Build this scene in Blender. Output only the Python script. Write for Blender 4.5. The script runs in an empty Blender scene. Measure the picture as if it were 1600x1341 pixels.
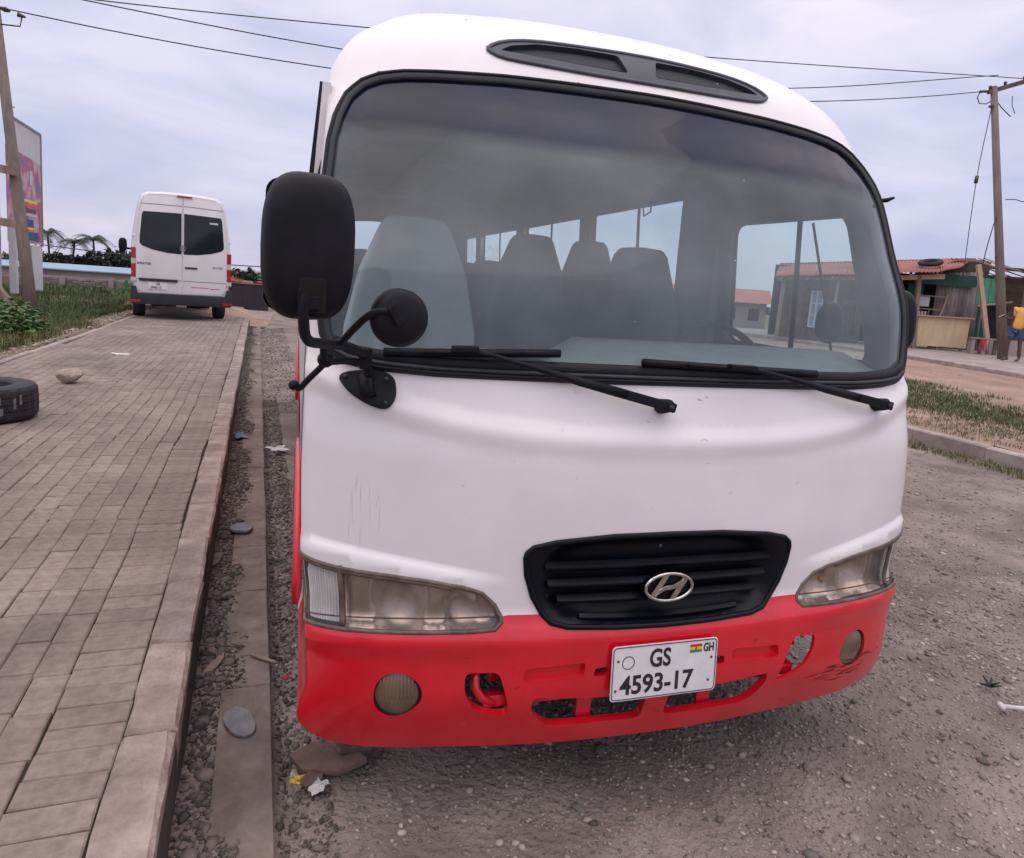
import bpy, bmesh, math, random
import numpy as np
from mathutils import Vector, Matrix, Euler
from mathutils.geometry import delaunay_2d_cdt
C = bpy.context.scene
COL = C.collection
random.seed(7)
rng = np.random.default_rng(11)
R_ = math.radians

# ------------------------------------------------------------------ camera
cam_d = bpy.data.cameras.new('camera'); cam = bpy.data.objects.new('camera', cam_d); COL.objects.link(cam)
cam_d.sensor_fit = 'HORIZONTAL'; cam_d.sensor_width = 36.0; cam_d.lens = 36.0*1100/1600
cam_d.shift_y = -70.5/1600; cam_d.clip_start = 0.05; cam_d.clip_end = 5000
def cam_axes(yaw, pitch, roll):
    cy, sy = math.cos(yaw), math.sin(yaw)
    fwd = Vector((sy, cy, 0)); right = Vector((cy, -sy, 0)); up = Vector((0, 0, 1))
    f = fwd*math.cos(pitch)-up*math.sin(pitch); u = up*math.cos(pitch)+fwd*math.sin(pitch)
    return right*math.cos(roll)+u*math.sin(roll), u*math.cos(roll)-right*math.sin(roll), f
rx, uy, fz = cam_axes(R_(17.377), R_(7.957), R_(4.118))
cam.matrix_world = Matrix(((rx.x, uy.x, -fz.x, -1.0127), (rx.y, uy.y, -fz.y, -1.6618), (rx.z, uy.z, -fz.z, 1.5), (0, 0, 0, 1)))
C.camera = cam

# ------------------------------------------------------------------ world, sun, exposure
SUN_EL, SUN_AZ = 70.0, 205.0      # azimuth clockwise from +y
W_ = bpy.data.worlds.new('World'); C.world = W_; W_.use_nodes = True
nt = W_.node_tree; nt.nodes.clear()
def wn(t, **k):
    n = nt.nodes.new(t)
    for a, b in k.items(): setattr(n, a, b)
    return n
out = wn('ShaderNodeOutputWorld'); bg1 = wn('ShaderNodeBackground'); bg2 = wn('ShaderNodeBackground'); mixs = wn('ShaderNodeMixShader')
sky = wn('ShaderNodeTexSky', sky_type='NISHITA'); sky.sun_disc = False
sky.sun_elevation = R_(SUN_EL); sky.sun_rotation = R_(SUN_AZ)
nt.links.new(sky.outputs[0], bg1.inputs[0]); bg1.inputs[1].default_value = 0.10
tc = wn('ShaderNodeTexCoord'); sep = wn('ShaderNodeSeparateXYZ'); nt.links.new(tc.outputs['Generated'], sep.inputs[0])
ramp = wn('ShaderNodeValToRGB'); nt.links.new(sep.outputs[2], ramp.inputs[0])
el = ramp.color_ramp.elements
el[0].position = 0.0; el[0].color = (.60, .58, .73, 1); el[1].position = 1.0; el[1].color = (1.65, 1.55, 1.62, 1)
for p, c in ((.12, (.57, .59, .78, 1)), (.28, (.66, .67, .85, 1)), (.45, (.87, .82, .95, 1)), (.65, (1.25, 1.18, 1.26, 1))):
    e = el.new(p); e.color = c
# flat cloud layers: direction divided by height
mp = wn('ShaderNodeMapping'); mp.inputs['Scale'].default_value = (1.3, 1.3, 4.2); nt.links.new(tc.outputs['Generated'], mp.inputs[0])
no = wn('ShaderNodeTexNoise'); no.inputs['Scale'].default_value = 2.7; no.inputs['Detail'].default_value = 5; no.inputs['Roughness'].default_value = .5; no.inputs['Distortion'].default_value = .5
nt.links.new(mp.outputs[0], no.inputs['Vector'])
cr = wn('ShaderNodeValToRGB'); nt.links.new(no.outputs[0], cr.inputs[0])
cr.color_ramp.elements[0].position = .36; cr.color_ramp.elements[0].color = (.84, .87, .93, 1)
cr.color_ramp.elements[1].position = .64; cr.color_ramp.elements[1].color = (1.19, 1.13, 1.07, 1)
mu = wn('ShaderNodeMixRGB', blend_type='MULTIPLY'); mu.inputs[0].default_value = 1
nt.links.new(ramp.outputs[0], mu.inputs[1]); nt.links.new(cr.outputs[0], mu.inputs[2])
nt.links.new(mu.outputs[0], bg2.inputs[0]); bg2.inputs[1].default_value = 1.0
mixs.inputs[0].default_value = .93
nt.links.new(bg1.outputs[0], mixs.inputs[1]); nt.links.new(bg2.outputs[0], mixs.inputs[2]); nt.links.new(mixs.outputs[0], out.inputs[0])
sd = bpy.data.lights.new('sun', 'SUN'); sun = bpy.data.objects.new('sun', sd); COL.objects.link(sun)
sd.energy = 0.6; sd.angle = R_(80); sd.color = (1, .95, .9)
az = R_(SUN_AZ); dsun = Vector((math.sin(az)*math.cos(R_(SUN_EL)), math.cos(az)*math.cos(R_(SUN_EL)), math.sin(R_(SUN_EL))))
sun.rotation_euler = dsun.to_track_quat('Z', 'Y').to_euler()
C.view_settings.view_transform = 'Standard'; C.view_settings.look = 'None'; C.view_settings.exposure = 0.14; C.view_settings.gamma = 1
C.view_settings.use_curve_mapping = False
C.render.engine = 'CYCLES'; C.cycles.max_bounces = 8; C.cycles.transparent_max_bounces = 16
C.cycles.caustics_reflective = False; C.cycles.caustics_refractive = False

# ------------------------------------------------------------------ materials
def mat(name, col, rough=.8, metal=0., var=.15, scale=8., bump=0., bscale=30., coat=0., col2=None, spec=.5, detail=6, stretch=None, bdist=.01, extra=None):
    m = bpy.data.materials.new(name); m.use_nodes = True; t = m.node_tree; b = t.nodes['Principled BSDF']
    b.inputs['Roughness'].default_value = rough; b.inputs['Metallic'].default_value = metal
    b.inputs['Specular IOR Level'].default_value = spec
    if coat: b.inputs['Coat Weight'].default_value = coat; b.inputs['Coat Roughness'].default_value = .08
    tcn = t.nodes.new('ShaderNodeTexCoord'); vec = tcn.outputs['Object']
    if stretch:
        mpn = t.nodes.new('ShaderNodeMapping'); mpn.inputs['Scale'].default_value = stretch; t.links.new(vec, mpn.inputs[0]); vec = mpn.outputs[0]
    n = t.nodes.new('ShaderNodeTexNoise'); n.inputs['Scale'].default_value = scale; n.inputs['Detail'].default_value = detail; n.inputs['Roughness'].default_value = .6
    t.links.new(vec, n.inputs['Vector'])
    r = t.nodes.new('ShaderNodeValToRGB'); t.links.new(n.outputs[0], r.inputs[0])
    c2 = col2 if col2 else tuple(min(1, c*(1+var)) for c in col)
    c1 = col if col2 else tuple(c*(1-var) for c in col)
    r.color_ramp.elements[0].position = .36; r.color_ramp.elements[0].color = (*c1, 1)
    r.color_ramp.elements[1].position = .66; r.color_ramp.elements[1].color = (*c2, 1)
    t.links.new(r.outputs[0], b.inputs['Base Color'])
    if bump:
        n2 = t.nodes.new('ShaderNodeTexNoise'); n2.inputs['Scale'].default_value = bscale; n2.inputs['Detail'].default_value = 8
        t.links.new(vec, n2.inputs['Vector']); bp = t.nodes.new('ShaderNodeBump'); bp.inputs['Strength'].default_value = bump; bp.inputs['Distance'].default_value = bdist
        t.links.new(n2.outputs[0], bp.inputs['Height']); t.links.new(bp.outputs[0], b.inputs['Normal'])
    m['tree'] = 1
    return m
def per_object(m, amt=.25, hue=.0):
    """small brightness change from one object to the next"""
    t = m.node_tree; b = t.nodes['Principled BSDF']; src = b.inputs['Base Color'].links[0].from_socket
    oi = t.nodes.new('ShaderNodeObjectInfo'); hs = t.nodes.new('ShaderNodeHueSaturation'); ma = t.nodes.new('ShaderNodeMapRange')
    ma.inputs['To Min'].default_value = 1-amt; ma.inputs['To Max'].default_value = 1+amt
    t.links.new(oi.outputs['Random'], ma.inputs[0]); t.links.new(ma.outputs[0], hs.inputs['Value']); t.links.new(src, hs.inputs['Color']); t.links.new(hs.outputs[0], b.inputs['Base Color'])
    return m
def per_island(m, amt=.3):
    t = m.node_tree; b = t.nodes['Principled BSDF']; src = b.inputs['Base Color'].links[0].from_socket
    oi = t.nodes.new('ShaderNodeNewGeometry'); hs = t.nodes.new('ShaderNodeHueSaturation'); ma = t.nodes.new('ShaderNodeMapRange')
    ma.inputs['To Min'].default_value = 1-amt; ma.inputs['To Max'].default_value = 1+amt
    t.links.new(oi.outputs['Random Per Island'], ma.inputs[0]); t.links.new(ma.outputs[0], hs.inputs['Value']); t.links.new(src, hs.inputs['Color']); t.links.new(hs.outputs[0], b.inputs['Base Color'])
    return m
def stained(m, scale=.8, amt=.25, col=(.6, .55, .5)):
    t = m.node_tree; b = t.nodes['Principled BSDF']; src = b.inputs['Base Color'].links[0].from_socket
    ge = t.nodes.new('ShaderNodeNewGeometry'); n = t.nodes.new('ShaderNodeTexNoise'); n.inputs['Scale'].default_value = scale; n.inputs['Detail'].default_value = 9; n.inputs['Roughness'].default_value = .65; t.links.new(ge.outputs['Position'], n.inputs['Vector'])
    r = t.nodes.new('ShaderNodeValToRGB'); t.links.new(n.outputs[0], r.inputs[0]); r.color_ramp.elements[0].position = .36; r.color_ramp.elements[0].color = (*[1-amt*(1.6-c) for c in col], 1); r.color_ramp.elements[1].position = .62; r.color_ramp.elements[1].color = (1+amt*.45, 1+amt*.38, 1+amt*.33, 1)
    mx = t.nodes.new('ShaderNodeMixRGB'); mx.blend_type = 'MULTIPLY'; mx.inputs[0].default_value = 1; t.links.new(src, mx.inputs[1]); t.links.new(r.outputs[0], mx.inputs[2]); t.links.new(mx.outputs[0], b.inputs['Base Color']); return m
def emis_free(name, col, rough=.5): return mat(name, col, rough, var=.04)
def glassm(name, tint, film, film_a, rough=.02, ior=1.5, band=None, refl=None, specks=False):
    m = bpy.data.materials.new(name); m.use_nodes = True; t = m.node_tree; t.nodes.clear()
    N = t.nodes.new; o = N('ShaderNodeOutputMaterial'); tr = N('ShaderNodeBsdfTransparent'); gl = N('ShaderNodeBsdfGlossy'); df = N('ShaderNodeBsdfDiffuse')
    gl.inputs['Roughness'].default_value = rough; df.inputs[0].default_value = (*film, 1); tr.inputs[0].default_value = (*tint, 1)
    m1 = N('ShaderNodeMixShader'); m2 = N('ShaderNodeMixShader'); f0 = ((ior-1)/(ior+1))**2
    lw = N('ShaderNodeLayerWeight'); lw.inputs[0].default_value = .5; pw = N('ShaderNodeMath'); pw.operation = 'POWER'; pw.inputs[1].default_value = 5; t.links.new(lw.outputs['Facing'], pw.inputs[0])
    fr = N('ShaderNodeMath'); fr.operation = 'MULTIPLY_ADD'; fr.inputs[1].default_value = 1-f0; fr.inputs[2].default_value = f0; t.links.new(pw.outputs[0], fr.inputs[0])
    t.links.new(tr.outputs[0], m1.inputs[1]); t.links.new(df.outputs[0], m1.inputs[2])
    tcn = N('ShaderNodeTexCoord'); no = N('ShaderNodeTexNoise'); no.inputs['Scale'].default_value = 2.2; no.inputs['Detail'].default_value = 5
    t.links.new(tcn.outputs['Object'], no.inputs['Vector'])
    mr = N('ShaderNodeMapRange'); mr.inputs['From Min'].default_value = .3; mr.inputs['From Max'].default_value = .7
    mr.inputs['To Min'].default_value = film_a*.5; mr.inputs['To Max'].default_value = film_a*1.5; t.links.new(no.outputs[0], mr.inputs[0])
    fac = mr.outputs[0]
    if specks:
        vo = N('ShaderNodeTexVoronoi'); vo.inputs['Scale'].default_value = 9; t.links.new(tcn.outputs['Object'], vo.inputs['Vector'])
        lt = N('ShaderNodeMath'); lt.operation = 'LESS_THAN'; lt.inputs[1].default_value = .028; t.links.new(vo.outputs['Distance'], lt.inputs[0])
        mx = N('ShaderNodeMath'); mx.operation = 'MULTIPLY_ADD'; mx.inputs[1].default_value = .55; t.links.new(lt.outputs[0], mx.inputs[0]); t.links.new(fac, mx.inputs[2]); fac = mx.outputs[0]
    t.links.new(fac, m1.inputs[0])
    t.links.new(fr.outputs[0], m2.inputs[0]); t.links.new(m1.outputs[0], m2.inputs[1]); t.links.new(gl.outputs[0], m2.inputs[2]); t.links.new(m2.outputs[0], o.inputs[0])
    if band:
        sx = N('ShaderNodeSeparateXYZ'); t.links.new(tcn.outputs['Object'], sx.inputs[0])
        nn = N('ShaderNodeMath'); nn.operation = 'MULTIPLY_ADD'; nn.inputs[1].default_value = .03; t.links.new(no.outputs[0], nn.inputs[0]); t.links.new(sx.outputs[2], nn.inputs[2])
        br = N('ShaderNodeMapRange'); br.inputs['From Min'].default_value = band[0]; br.inputs['From Max'].default_value = band[1]; t.links.new(nn.outputs[0], br.inputs[0])
        c1 = N('ShaderNodeMixRGB'); c1.inputs[1].default_value = (*tint, 1); c1.inputs[2].default_value = (*band[2], 1); t.links.new(br.outputs[0], c1.inputs[0]); t.links.new(c1.outputs[0], tr.inputs[0])
        c2 = N('ShaderNodeMixRGB'); c2.inputs[1].default_value = (*film, 1); c2.inputs[2].default_value = (*band[3], 1); t.links.new(br.outputs[0], c2.inputs[0]); t.links.new(c2.outputs[0], df.inputs[0])
    return m
M = {}
M['white'] = mat('bus_white_paint', (.75, .705, .71), .34, var=.03, scale=3, coat=.55, col2=(.81, .765, .77), bump=.02, bscale=4, bdist=.02)
M['red'] = mat('bus_red_paint', (.58, .005, .016), .30, var=.1, scale=5, coat=.7, col2=(.70, .009, .026), bump=.03, bscale=6, bdist=.02)
M['rubber'] = mat('black_rubber', (.009, .010, .014), .55, var=.3, scale=14, spec=.3)
M['rubber_grey'] = mat('weathered_rubber', (.022, .024, .030), .6, var=.25, scale=10)
M['plastic'] = mat('black_plastic', (.006, .006, .009), .5, var=.3, scale=12, bump=.1, bscale=200, bdist=.002, col2=(.011, .011, .016), spec=.2)
M['intake'] = mat('intake_shadow_plastic', (.008, .011, .02), .6, var=.2)
M['vent'] = mat('vent_grey_plastic', (.045, .048, .068), .45, var=.2, scale=14)
M['grille'] = mat('grille_black', (.003, .004, .008), .38, var=.3, scale=10, spec=.22)
M['black'] = mat('dark_void', (.006, .005, .005), .95, var=.3)
M['chrome'] = mat('chrome', (.55, .54, .5), .16, metal=1, var=.25, scale=60)
M['mirror'] = mat('mirror_glass', (.12, .13, .14), .05, metal=1, var=.05)
M['silver'] = mat('lamp_reflector_silver', (.70, .67, .64), .3, metal=.2, var=.08, scale=9, col2=(.92, .90, .89))
M['lampbrown'] = mat('lamp_reflector_aged', (.42, .34, .30), .26, metal=.8, var=.2, scale=12, col2=(.70, .62, .57))
M['lamprim'] = mat('lamp_rim_brown', (.075, .05, .04), .4, var=.3, scale=24, col2=(.17, .125, .10))
M['amber'] = mat('amber_bulb', (.6, .25, .04), .3, var=.1)
M['lens'] = glassm('lamp_lens', (.92, .88, .84), (.50, .43, .39), .12, rough=.06)
M['lensclear'] = glassm('corner_lens', (.97, .97, .97), (.7, .68, .67), .04, rough=.12)
M['foglens'] = mat('fog_lamp_glass', (.13, .085, .05), .25, var=.2, scale=12, coat=.5, col2=(.21, .145, .09))
M['wind'] = glassm('windscreen_glass', (.80, .90, .91), (.35, .42, .46), .25, rough=.03, ior=1.5, band=(1.885, 1.935, (.10, .10, .18), (.045, .055, .14)), specks=True)
M['sideglass'] = glassm('side_window_glass', (.86, .96, .95), (.5, .55, .55), .05, rough=.02)
M['lining'] = mat('grey_cabin_lining', (.17, .16, .16), .9, var=.15, scale=4)
M['seat'] = mat('grey_seat_fabric', (.085, .08, .085), .95, var=.2, scale=14)
M['seatcover'] = mat('pale_seat_cover', (.52, .52, .50), .85, var=.1, scale=6)
M['dash'] = mat('grey_dashboard', (.24, .25, .24), .75, var=.12, scale=8)
M['plate'] = mat('number_plate_white', (.72, .70, .70), .45, var=.06, scale=20)
M['ink'] = mat('black_lettering', (.02, .018, .022), .5, var=.1)
M['flagred'] = emis_free('flag_red', (.6, .03, .03)); M['flagyel'] = emis_free('flag_yellow', (.75, .55, .05)); M['flaggrn'] = emis_free('flag_green', (.02, .25, .09))
M['brick'] = per_object(mat('paving_brick', (.185, .145, .126), .9, var=.3, scale=26, bump=.5, bscale=150, bdist=.004, col2=(.265, .215, .188)), .12)
M['brickm'] = per_island(mat('paving_brick_far', (.195, .153, .133), .9, var=.3, scale=16, bump=.4, bscale=150, bdist=.004, col2=(.265, .215, .188)), .11)
M['sand'] = mat('joint_sand', (.095, .075, .065), 1, var=.35, scale=12, bump=.4, bscale=80)
M['kerb'] = per_object(mat('kerb_concrete', (.235, .185, .165), .92, var=.3, scale=9, bump=.8, bscale=70, bdist=.008, col2=(.37, .305, .275)), .08)
M['kerb2'] = per_object(mat('pale_kerb_concrete', (.29, .235, .225), .92, var=.3, scale=9, bump=.6, bscale=60, bdist=.008, col2=(.38, .32, .30)), .08)
M['slab'] = per_object(mat('gutter_slab', (.14, .112, .098), .9, var=.3, scale=12, bump=.6, bscale=60, bdist=.006, col2=(.22, .18, .16)), .12)
M['road'] = mat('packed_gravel_earth', (.165, .132, .116), .95, var=.3, scale=2.4, bump=1., bscale=40, bdist=.03, col2=(.30, .248, .225), detail=14)
M['stone'] = per_island(mat('gravel_stone', (.19, .162, .15), .88, var=.3, scale=9, bump=.5, bscale=90, bdist=.004, col2=(.33, .29, .27)), .6)
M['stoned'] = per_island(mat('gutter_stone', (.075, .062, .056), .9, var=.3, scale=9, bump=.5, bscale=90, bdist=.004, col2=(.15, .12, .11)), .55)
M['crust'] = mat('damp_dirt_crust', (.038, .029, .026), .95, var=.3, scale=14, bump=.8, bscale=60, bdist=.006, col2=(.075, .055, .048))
M['earth'] = mat('reddish_earth', (.26, .17, .13), .97, var=.3, scale=1.3, bump=.8, bscale=14, bdist=.03, col2=(.36, .25, .20), detail=12)
M['verge'] = mat('dry_grass_soil', (.11, .095, .05), .97, var=.3, scale=2.2, bump=.9, bscale=25, bdist=.04, col2=(.25, .185, .125), detail=12)
M['grass'] = per_island(mat('grass_blades', (.055, .08, .028), .8, var=.4, scale=1.2, col2=(.10, .13, .045)), .35)
M['drygrass'] = per_island(mat('dry_grass_blades', (.14, .125, .05), .8, var=.4, scale=1.2, col2=(.10, .12, .04)), .35)
M['leaf'] = per_island(mat('weed_leaf', (.045, .105, .022), .6, var=.4, scale=3, col2=(.09, .17, .04)), .4)
M['palm'] = per_island(mat('palm_leaf', (.018, .03, .022), .8, var=.3, scale=.6), .4)
M['bark'] = mat('bark', (.07, .055, .045), .95, var=.3)
M['pole'] = mat('weathered_wood_pole', (.15, .115, .10), .9, var=.3, scale=10, stretch=(1, 1, .12), bump=.8, bscale=30, col2=(.22, .175, .155))
M['plank'] = per_object(mat('old_timber', (.21, .15, .115), .9, var=.3, scale=8, stretch=(1, 1, .25), bump=.5, bscale=24, col2=(.33, .25, .20)), .2)
M['paletimber'] = mat('pale_timber', (.42, .30, .22), .85, var=.2, scale=8, col2=(.5, .37, .27))
M['ply'] = per_object(mat('plywood_panel', (.50, .37, .23), .85, var=.15, scale=4, stretch=(1, 1, .3), col2=(.6, .46, .30)), .06)
M['roofred'] = mat('rusty_red_roof', (.24, .075, .06), .75, var=.25, scale=1.1, col2=(.34, .12, .10), detail=10)
M['rust'] = per_object(mat('rusty_sheet', (.12, .09, .09), .8, var=.4, scale=3, stretch=(1, 1, .4), col2=(.30, .25, .25), detail=10), .25)
M['green'] = per_object(mat('green_sheet', (.06, .27, .17), .6, var=.2, scale=3, col2=(.10, .36, .24)), .15)
M['dgreen'] = mat('dark_green_sheet', (.012, .07, .055), .7, var=.3, scale=3)
M['darkwood'] = per_object(mat('dark_boards', (.065, .045, .04), .9, var=.3, scale=6, col2=(.12, .085, .075)), .3)
M['plank2'] = per_object(mat('brown_boards', (.22, .165, .14), .9, var=.3, scale=6, col2=(.30, .235, .20)), .25)
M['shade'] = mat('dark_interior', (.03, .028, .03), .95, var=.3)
M['vanwhite'] = mat('van_white_paint', (.74, .72, .73), .3, var=.03, coat=.4, scale=2)
M['vanglass'] = mat('van_dark_glass', (.012, .017, .022), .08, var=.2, scale=3, spec=.4)
M['vangrey'] = mat('van_grey_bumper', (.016, .019, .025), .6, var=.2)
M['lampred'] = mat('lamp_red', (.35, .012, .02), .2, var=.1, coat=.4)
M['whitelamp'] = mat('lamp_white', (.6, .5, .5), .2, var=.1)
M['tyre'] = mat('tyre_rubber', (.020, .021, .027), .75, var=.3, scale=10, bump=.3, bscale=60)
M['chalk'] = mat('grey_scuff', (.17, .17, .19), .9, var=.3, scale=40)
M['rock'] = mat('sandstone_rock', (.28, .22, .175), .95, var=.3, scale=9, bump=1, bscale=30, bdist=.02, col2=(.42, .35, .29))
M['slate'] = mat('blue_grey_flat_stone', (.12, .125, .14), .75, var=.2, scale=18, bump=.4, bscale=60, col2=(.20, .20, .21))
M['blue'] = mat('blue_plastic', (.09, .16, .22), .6, var=.2)
M['paper'] = mat('white_litter', (.6, .57, .56), .8, var=.1)
M['yellowp'] = mat('yellow_wrapper', (.6, .42, .05), .5, var=.2)
M['wallstone'] = per_island(mat('wall_stone', (.18, .14, .13), .95, var=.3, scale=2, col2=(.27, .22, .205)), .35)
M['plaster'] = mat('plaster', (.29, .24, .235), .95, var=.15, scale=.5)
M['redwall'] = mat('red_brown_wall', (.22, .14, .12), .95, var=.2, scale=.8)
M['blueroof'] = mat('pale_blue_roof', (.22, .33, .43), .5, var=.1, scale=.5)
M['hoard'] = mat('dark_hoarding', (.035, .028, .035), .9, var=.2, scale=.4)
M['greenpost'] = mat('green_post_paint', (.01, .16, .06), .6, var=.1)
M['orangeroof'] = mat('orange_roof', (.42, .16, .11), .8, var=.15)
M['wire'] = mat('black_wire', (.02, .02, .025), .6, var=.1)
M['insul'] = mat('insulator', (.05, .035, .03), .35, var=.1)
M['bbwhite'] = mat('billboard_white', (.50, .49, .52), .7, var=.1, scale=.8)
M['bbframe'] = mat('billboard_frame', (.22, .20, .21), .7, var=.1)
M['skin'] = mat('dark_skin', (.085, .048, .035), .55, var=.12)
M['shirt'] = mat('orange_yellow_shirt', (.72, .36, .09), .9, var=.12, scale=7, col2=(.80, .44, .14))
M['denim'] = mat('blue_denim', (.055, .095, .20), .95, var=.2, scale=14)
M['hair'] = mat('black_hair', (.008, .007, .007), .9, var=.2, bump=.6, bscale=160)
M['phone'] = mat('pale_phone', (.6, .6, .62), .3, var=.05)
M['redcloth'] = mat('red_cloth', (.45, .03, .06), .9, var=.2)
M['rustmetal'] = mat('rusty_metal', (.13, .06, .04), .9, var=.4, scale=40)
M['filler'] = mat('peeling_filler', (.30, .25, .19), .9, var=.4, scale=60)
M['scuff'] = mat('paint_scuff', (.52, .46, .46), .7, var=.2)
M['darkred'] = mat('scuffed_red', (.22, .012, .02), .7, var=.3, scale=40)
M['brokn'] = mat('broken_brown_slab', (.10, .06, .05), .9, var=.3, scale=14, bump=.6, bscale=50, col2=(.17, .11, .09))
M['chip'] = mat('paint_chip_primer', (.12, .08, .065), .9, var=.4, scale=80)

for k_, sc_, am in (('brick', 1.3, .28), ('brickm', 1.3, .28), ('kerb', 2.2, .3), ('kerb2', 1.5, .2), ('slab', 2.5, .35), ('road', .7, .25), ('stone', .7, .2), ('earth', .4, .2)): stained(M[k_], sc_, am)
# poster: bands of print
def poster_mat():
    m = bpy.data.materials.new('poster_print'); m.use_nodes = True; t = m.node_tree; b = t.nodes['Principled BSDF']; b.inputs['Roughness'].default_value = .6
    tcn = t.nodes.new('ShaderNodeTexCoord'); n = t.nodes.new('ShaderNodeTexNoise'); n.inputs['Scale'].default_value = .9; n.inputs['Detail'].default_value = 3; t.links.new(tcn.outputs['Object'], n.inputs[0])
    r = t.nodes.new('ShaderNodeValToRGB'); t.links.new(n.outputs[0], r.inputs[0]); e = r.color_ramp.elements
    e[0].position = .34; e[0].color = (.10, .08, .26, 1); e[1].position = .66; e[1].color = (.12, .16, .30, 1)
    for p, c in ((.43, (.42, .14, .25, 1)), (.5, (.5, .36, .38, 1)), (.57, (.40, .09, .17, 1))): q = e.new(p); q.color = c
    t.links.new(r.outputs[0], b.inputs['Base Color']); return m
M['poster'] = poster_mat()

# ------------------------------------------------------------------ mesh helpers
def link(name, me, m=None, parent=None):
    o = bpy.data.objects.new(name, me); COL.objects.link(o)
    if m is not None and hasattr(me, 'materials') and not me.materials: me.materials.append(m)
    if parent is not None: o.parent = parent
    return o
def tag(o, label=None, cat=None, group=None, kind=None):
    if label: o['label'] = label
    if cat: o['category'] = cat
    if group: o['group'] = group
    if kind: o['kind'] = kind
    return o
def empty(name, loc=(0, 0, 0), rz=0., label=None, cat=None, group=None):
    o = bpy.data.objects.new(name, None); COL.objects.link(o); o.location = loc; o.rotation_euler = (0, 0, rz); o.empty_display_size = .1
    return tag(o, label, cat, group)
def npmesh(name, V, F, smooth=False):
    V = np.asarray(V, dtype=np.float32); F = np.asarray(F, dtype=np.int32); k = F.shape[1]
    me = bpy.data.meshes.new(name); me.vertices.add(len(V)); me.vertices.foreach_set('co', V.ravel())
    me.loops.add(F.size); me.loops.foreach_set('vertex_index', F.ravel()); me.polygons.add(len(F))
    me.polygons.foreach_set('loop_start', np.arange(0, F.size, k, dtype=np.int32)); me.polygons.foreach_set('loop_total', np.full(len(F), k, dtype=np.int32))
    me.update(calc_edges=True)
    if smooth: me.polygons.foreach_set('use_smooth', np.ones(len(F), dtype=bool))
    return me
class MB:
    def __init__(s): s.v = []; s.f = []
    def add(s, vs, fs):
        b = len(s.v); s.v += [tuple(p) for p in vs]; s.f += [tuple(i+b for i in f) for f in fs]; return s
    def box(s, c, d, rot=None, taper=1.):
        hx, hy, hz = d[0]/2, d[1]/2, d[2]/2; vs = []
        for z, k in ((-hz, 1.), (hz, taper)):
            for x, y in ((-hx, -hy), (hx, -hy), (hx, hy), (-hx, hy)):
                p = Vector((x*k, y*k, z))
                if rot is not None: p = rot @ p
                vs.append(p+Vector(c))
        return s.add(vs, [(0, 3, 2, 1), (4, 5, 6, 7), (0, 1, 5, 4), (1, 2, 6, 5), (2, 3, 7, 6), (3, 0, 4, 7)])
    def bar(s, a, b, w, h=None, up=(0, 0, 1)):
        a, b = Vector(a), Vector(b); d = b-a; L = d.length; z = d.normalized(); h = h or w
        u = Vector(up)
        if abs(z.dot(u)) > .95: u = Vector((1, 0, 0))
        x = u.cross(z).normalized(); y = z.cross(x); vs = []
        for p in (a, b):
            for i, j in ((-1, -1), (1, -1), (1, 1), (-1, 1)): vs.append(p+x*(i*w/2)+y*(j*h/2))
        return s.add(vs, [(0, 3, 2, 1), (4, 5, 6, 7), (0, 1, 5, 4), (1, 2, 6, 5), (2, 3, 7, 6), (3, 0, 4, 7)])
    def tube(s, pts, r, n=8, closed=False, cap=True, flat=1., nrm=None):
        pts = [Vector(p) for p in pts]; k = len(pts); rs = r if isinstance(r, (list, tuple)) else [r]*k; b = len(s.v); prev = None
        for i, p in enumerate(pts):
            if closed: t = (pts[(i+1) % k]-pts[i-1]).normalized()
            else: t = (pts[min(i+1, k-1)]-pts[max(i-1, 0)]).normalized()
            if nrm is not None: u = Vector(nrm[i]); u = (u-t*u.dot(t)).normalized()
            elif prev is None:
                u = Vector((0, 0, 1)) if abs(t.z) < .9 else Vector((1, 0, 0)); u = (u-t*u.dot(t)).normalized()
            else: u = (prev-t*prev.dot(t)).normalized()
            prev = u; w = t.cross(u)
            for j in range(n):
                a = 2*math.pi*j/n; s.v.append(tuple(p+u*(math.cos(a)*rs[i]*flat)+w*(math.sin(a)*rs[i])))
        for i in range(k if closed else k-1):
            i2 = (i+1) % k
            for j in range(n):
                j2 = (j+1) % n; s.f.append((b+i*n+j, b+i*n+j2, b+i2*n+j2, b+i2*n+j))
        if not closed and cap: s.f.append(tuple(b+j for j in range(n))[::-1]); s.f.append(tuple(b+(k-1)*n+j for j in range(n)))
        return s
    def prism(s, poly, d, base=(0, 0, 0), ax=(1, 0, 0), ay=(0, 0, 1)):
        """polygon in the plane ax,ay, extruded by the vector d"""
        base, ax, ay, d = Vector(base), Vector(ax), Vector(ay), Vector(d); n = len(poly)
        a = [base+ax*p[0]+ay*p[1] for p in poly]; vs = a+[p+d for p in a]
        return s.add(vs, [tuple(range(n)), tuple(range(2*n-1, n-1, -1))]+[(i, i+n, (i+1) % n+n, (i+1) % n) for i in range(n)])
    def ball(s, c, r, n=10, m=6, sc=(1, 1, 1)):
        c = Vector(c); b = len(s.v)
        for i in range(m+1):
            th = math.pi*i/m
            for j in range(n):
                ph = 2*math.pi*j/n; s.v.append((c.x+r*sc[0]*math.sin(th)*math.cos(ph), c.y+r*sc[1]*math.sin(th)*math.sin(ph), c.z+r*sc[2]*math.cos(th)))
        for i in range(m):
            for j in range(n): s.f.append((b+i*n+j, b+(i+1)*n+j, b+(i+1)*n+(j+1) % n, b+i*n+(j+1) % n))
        return s
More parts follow.
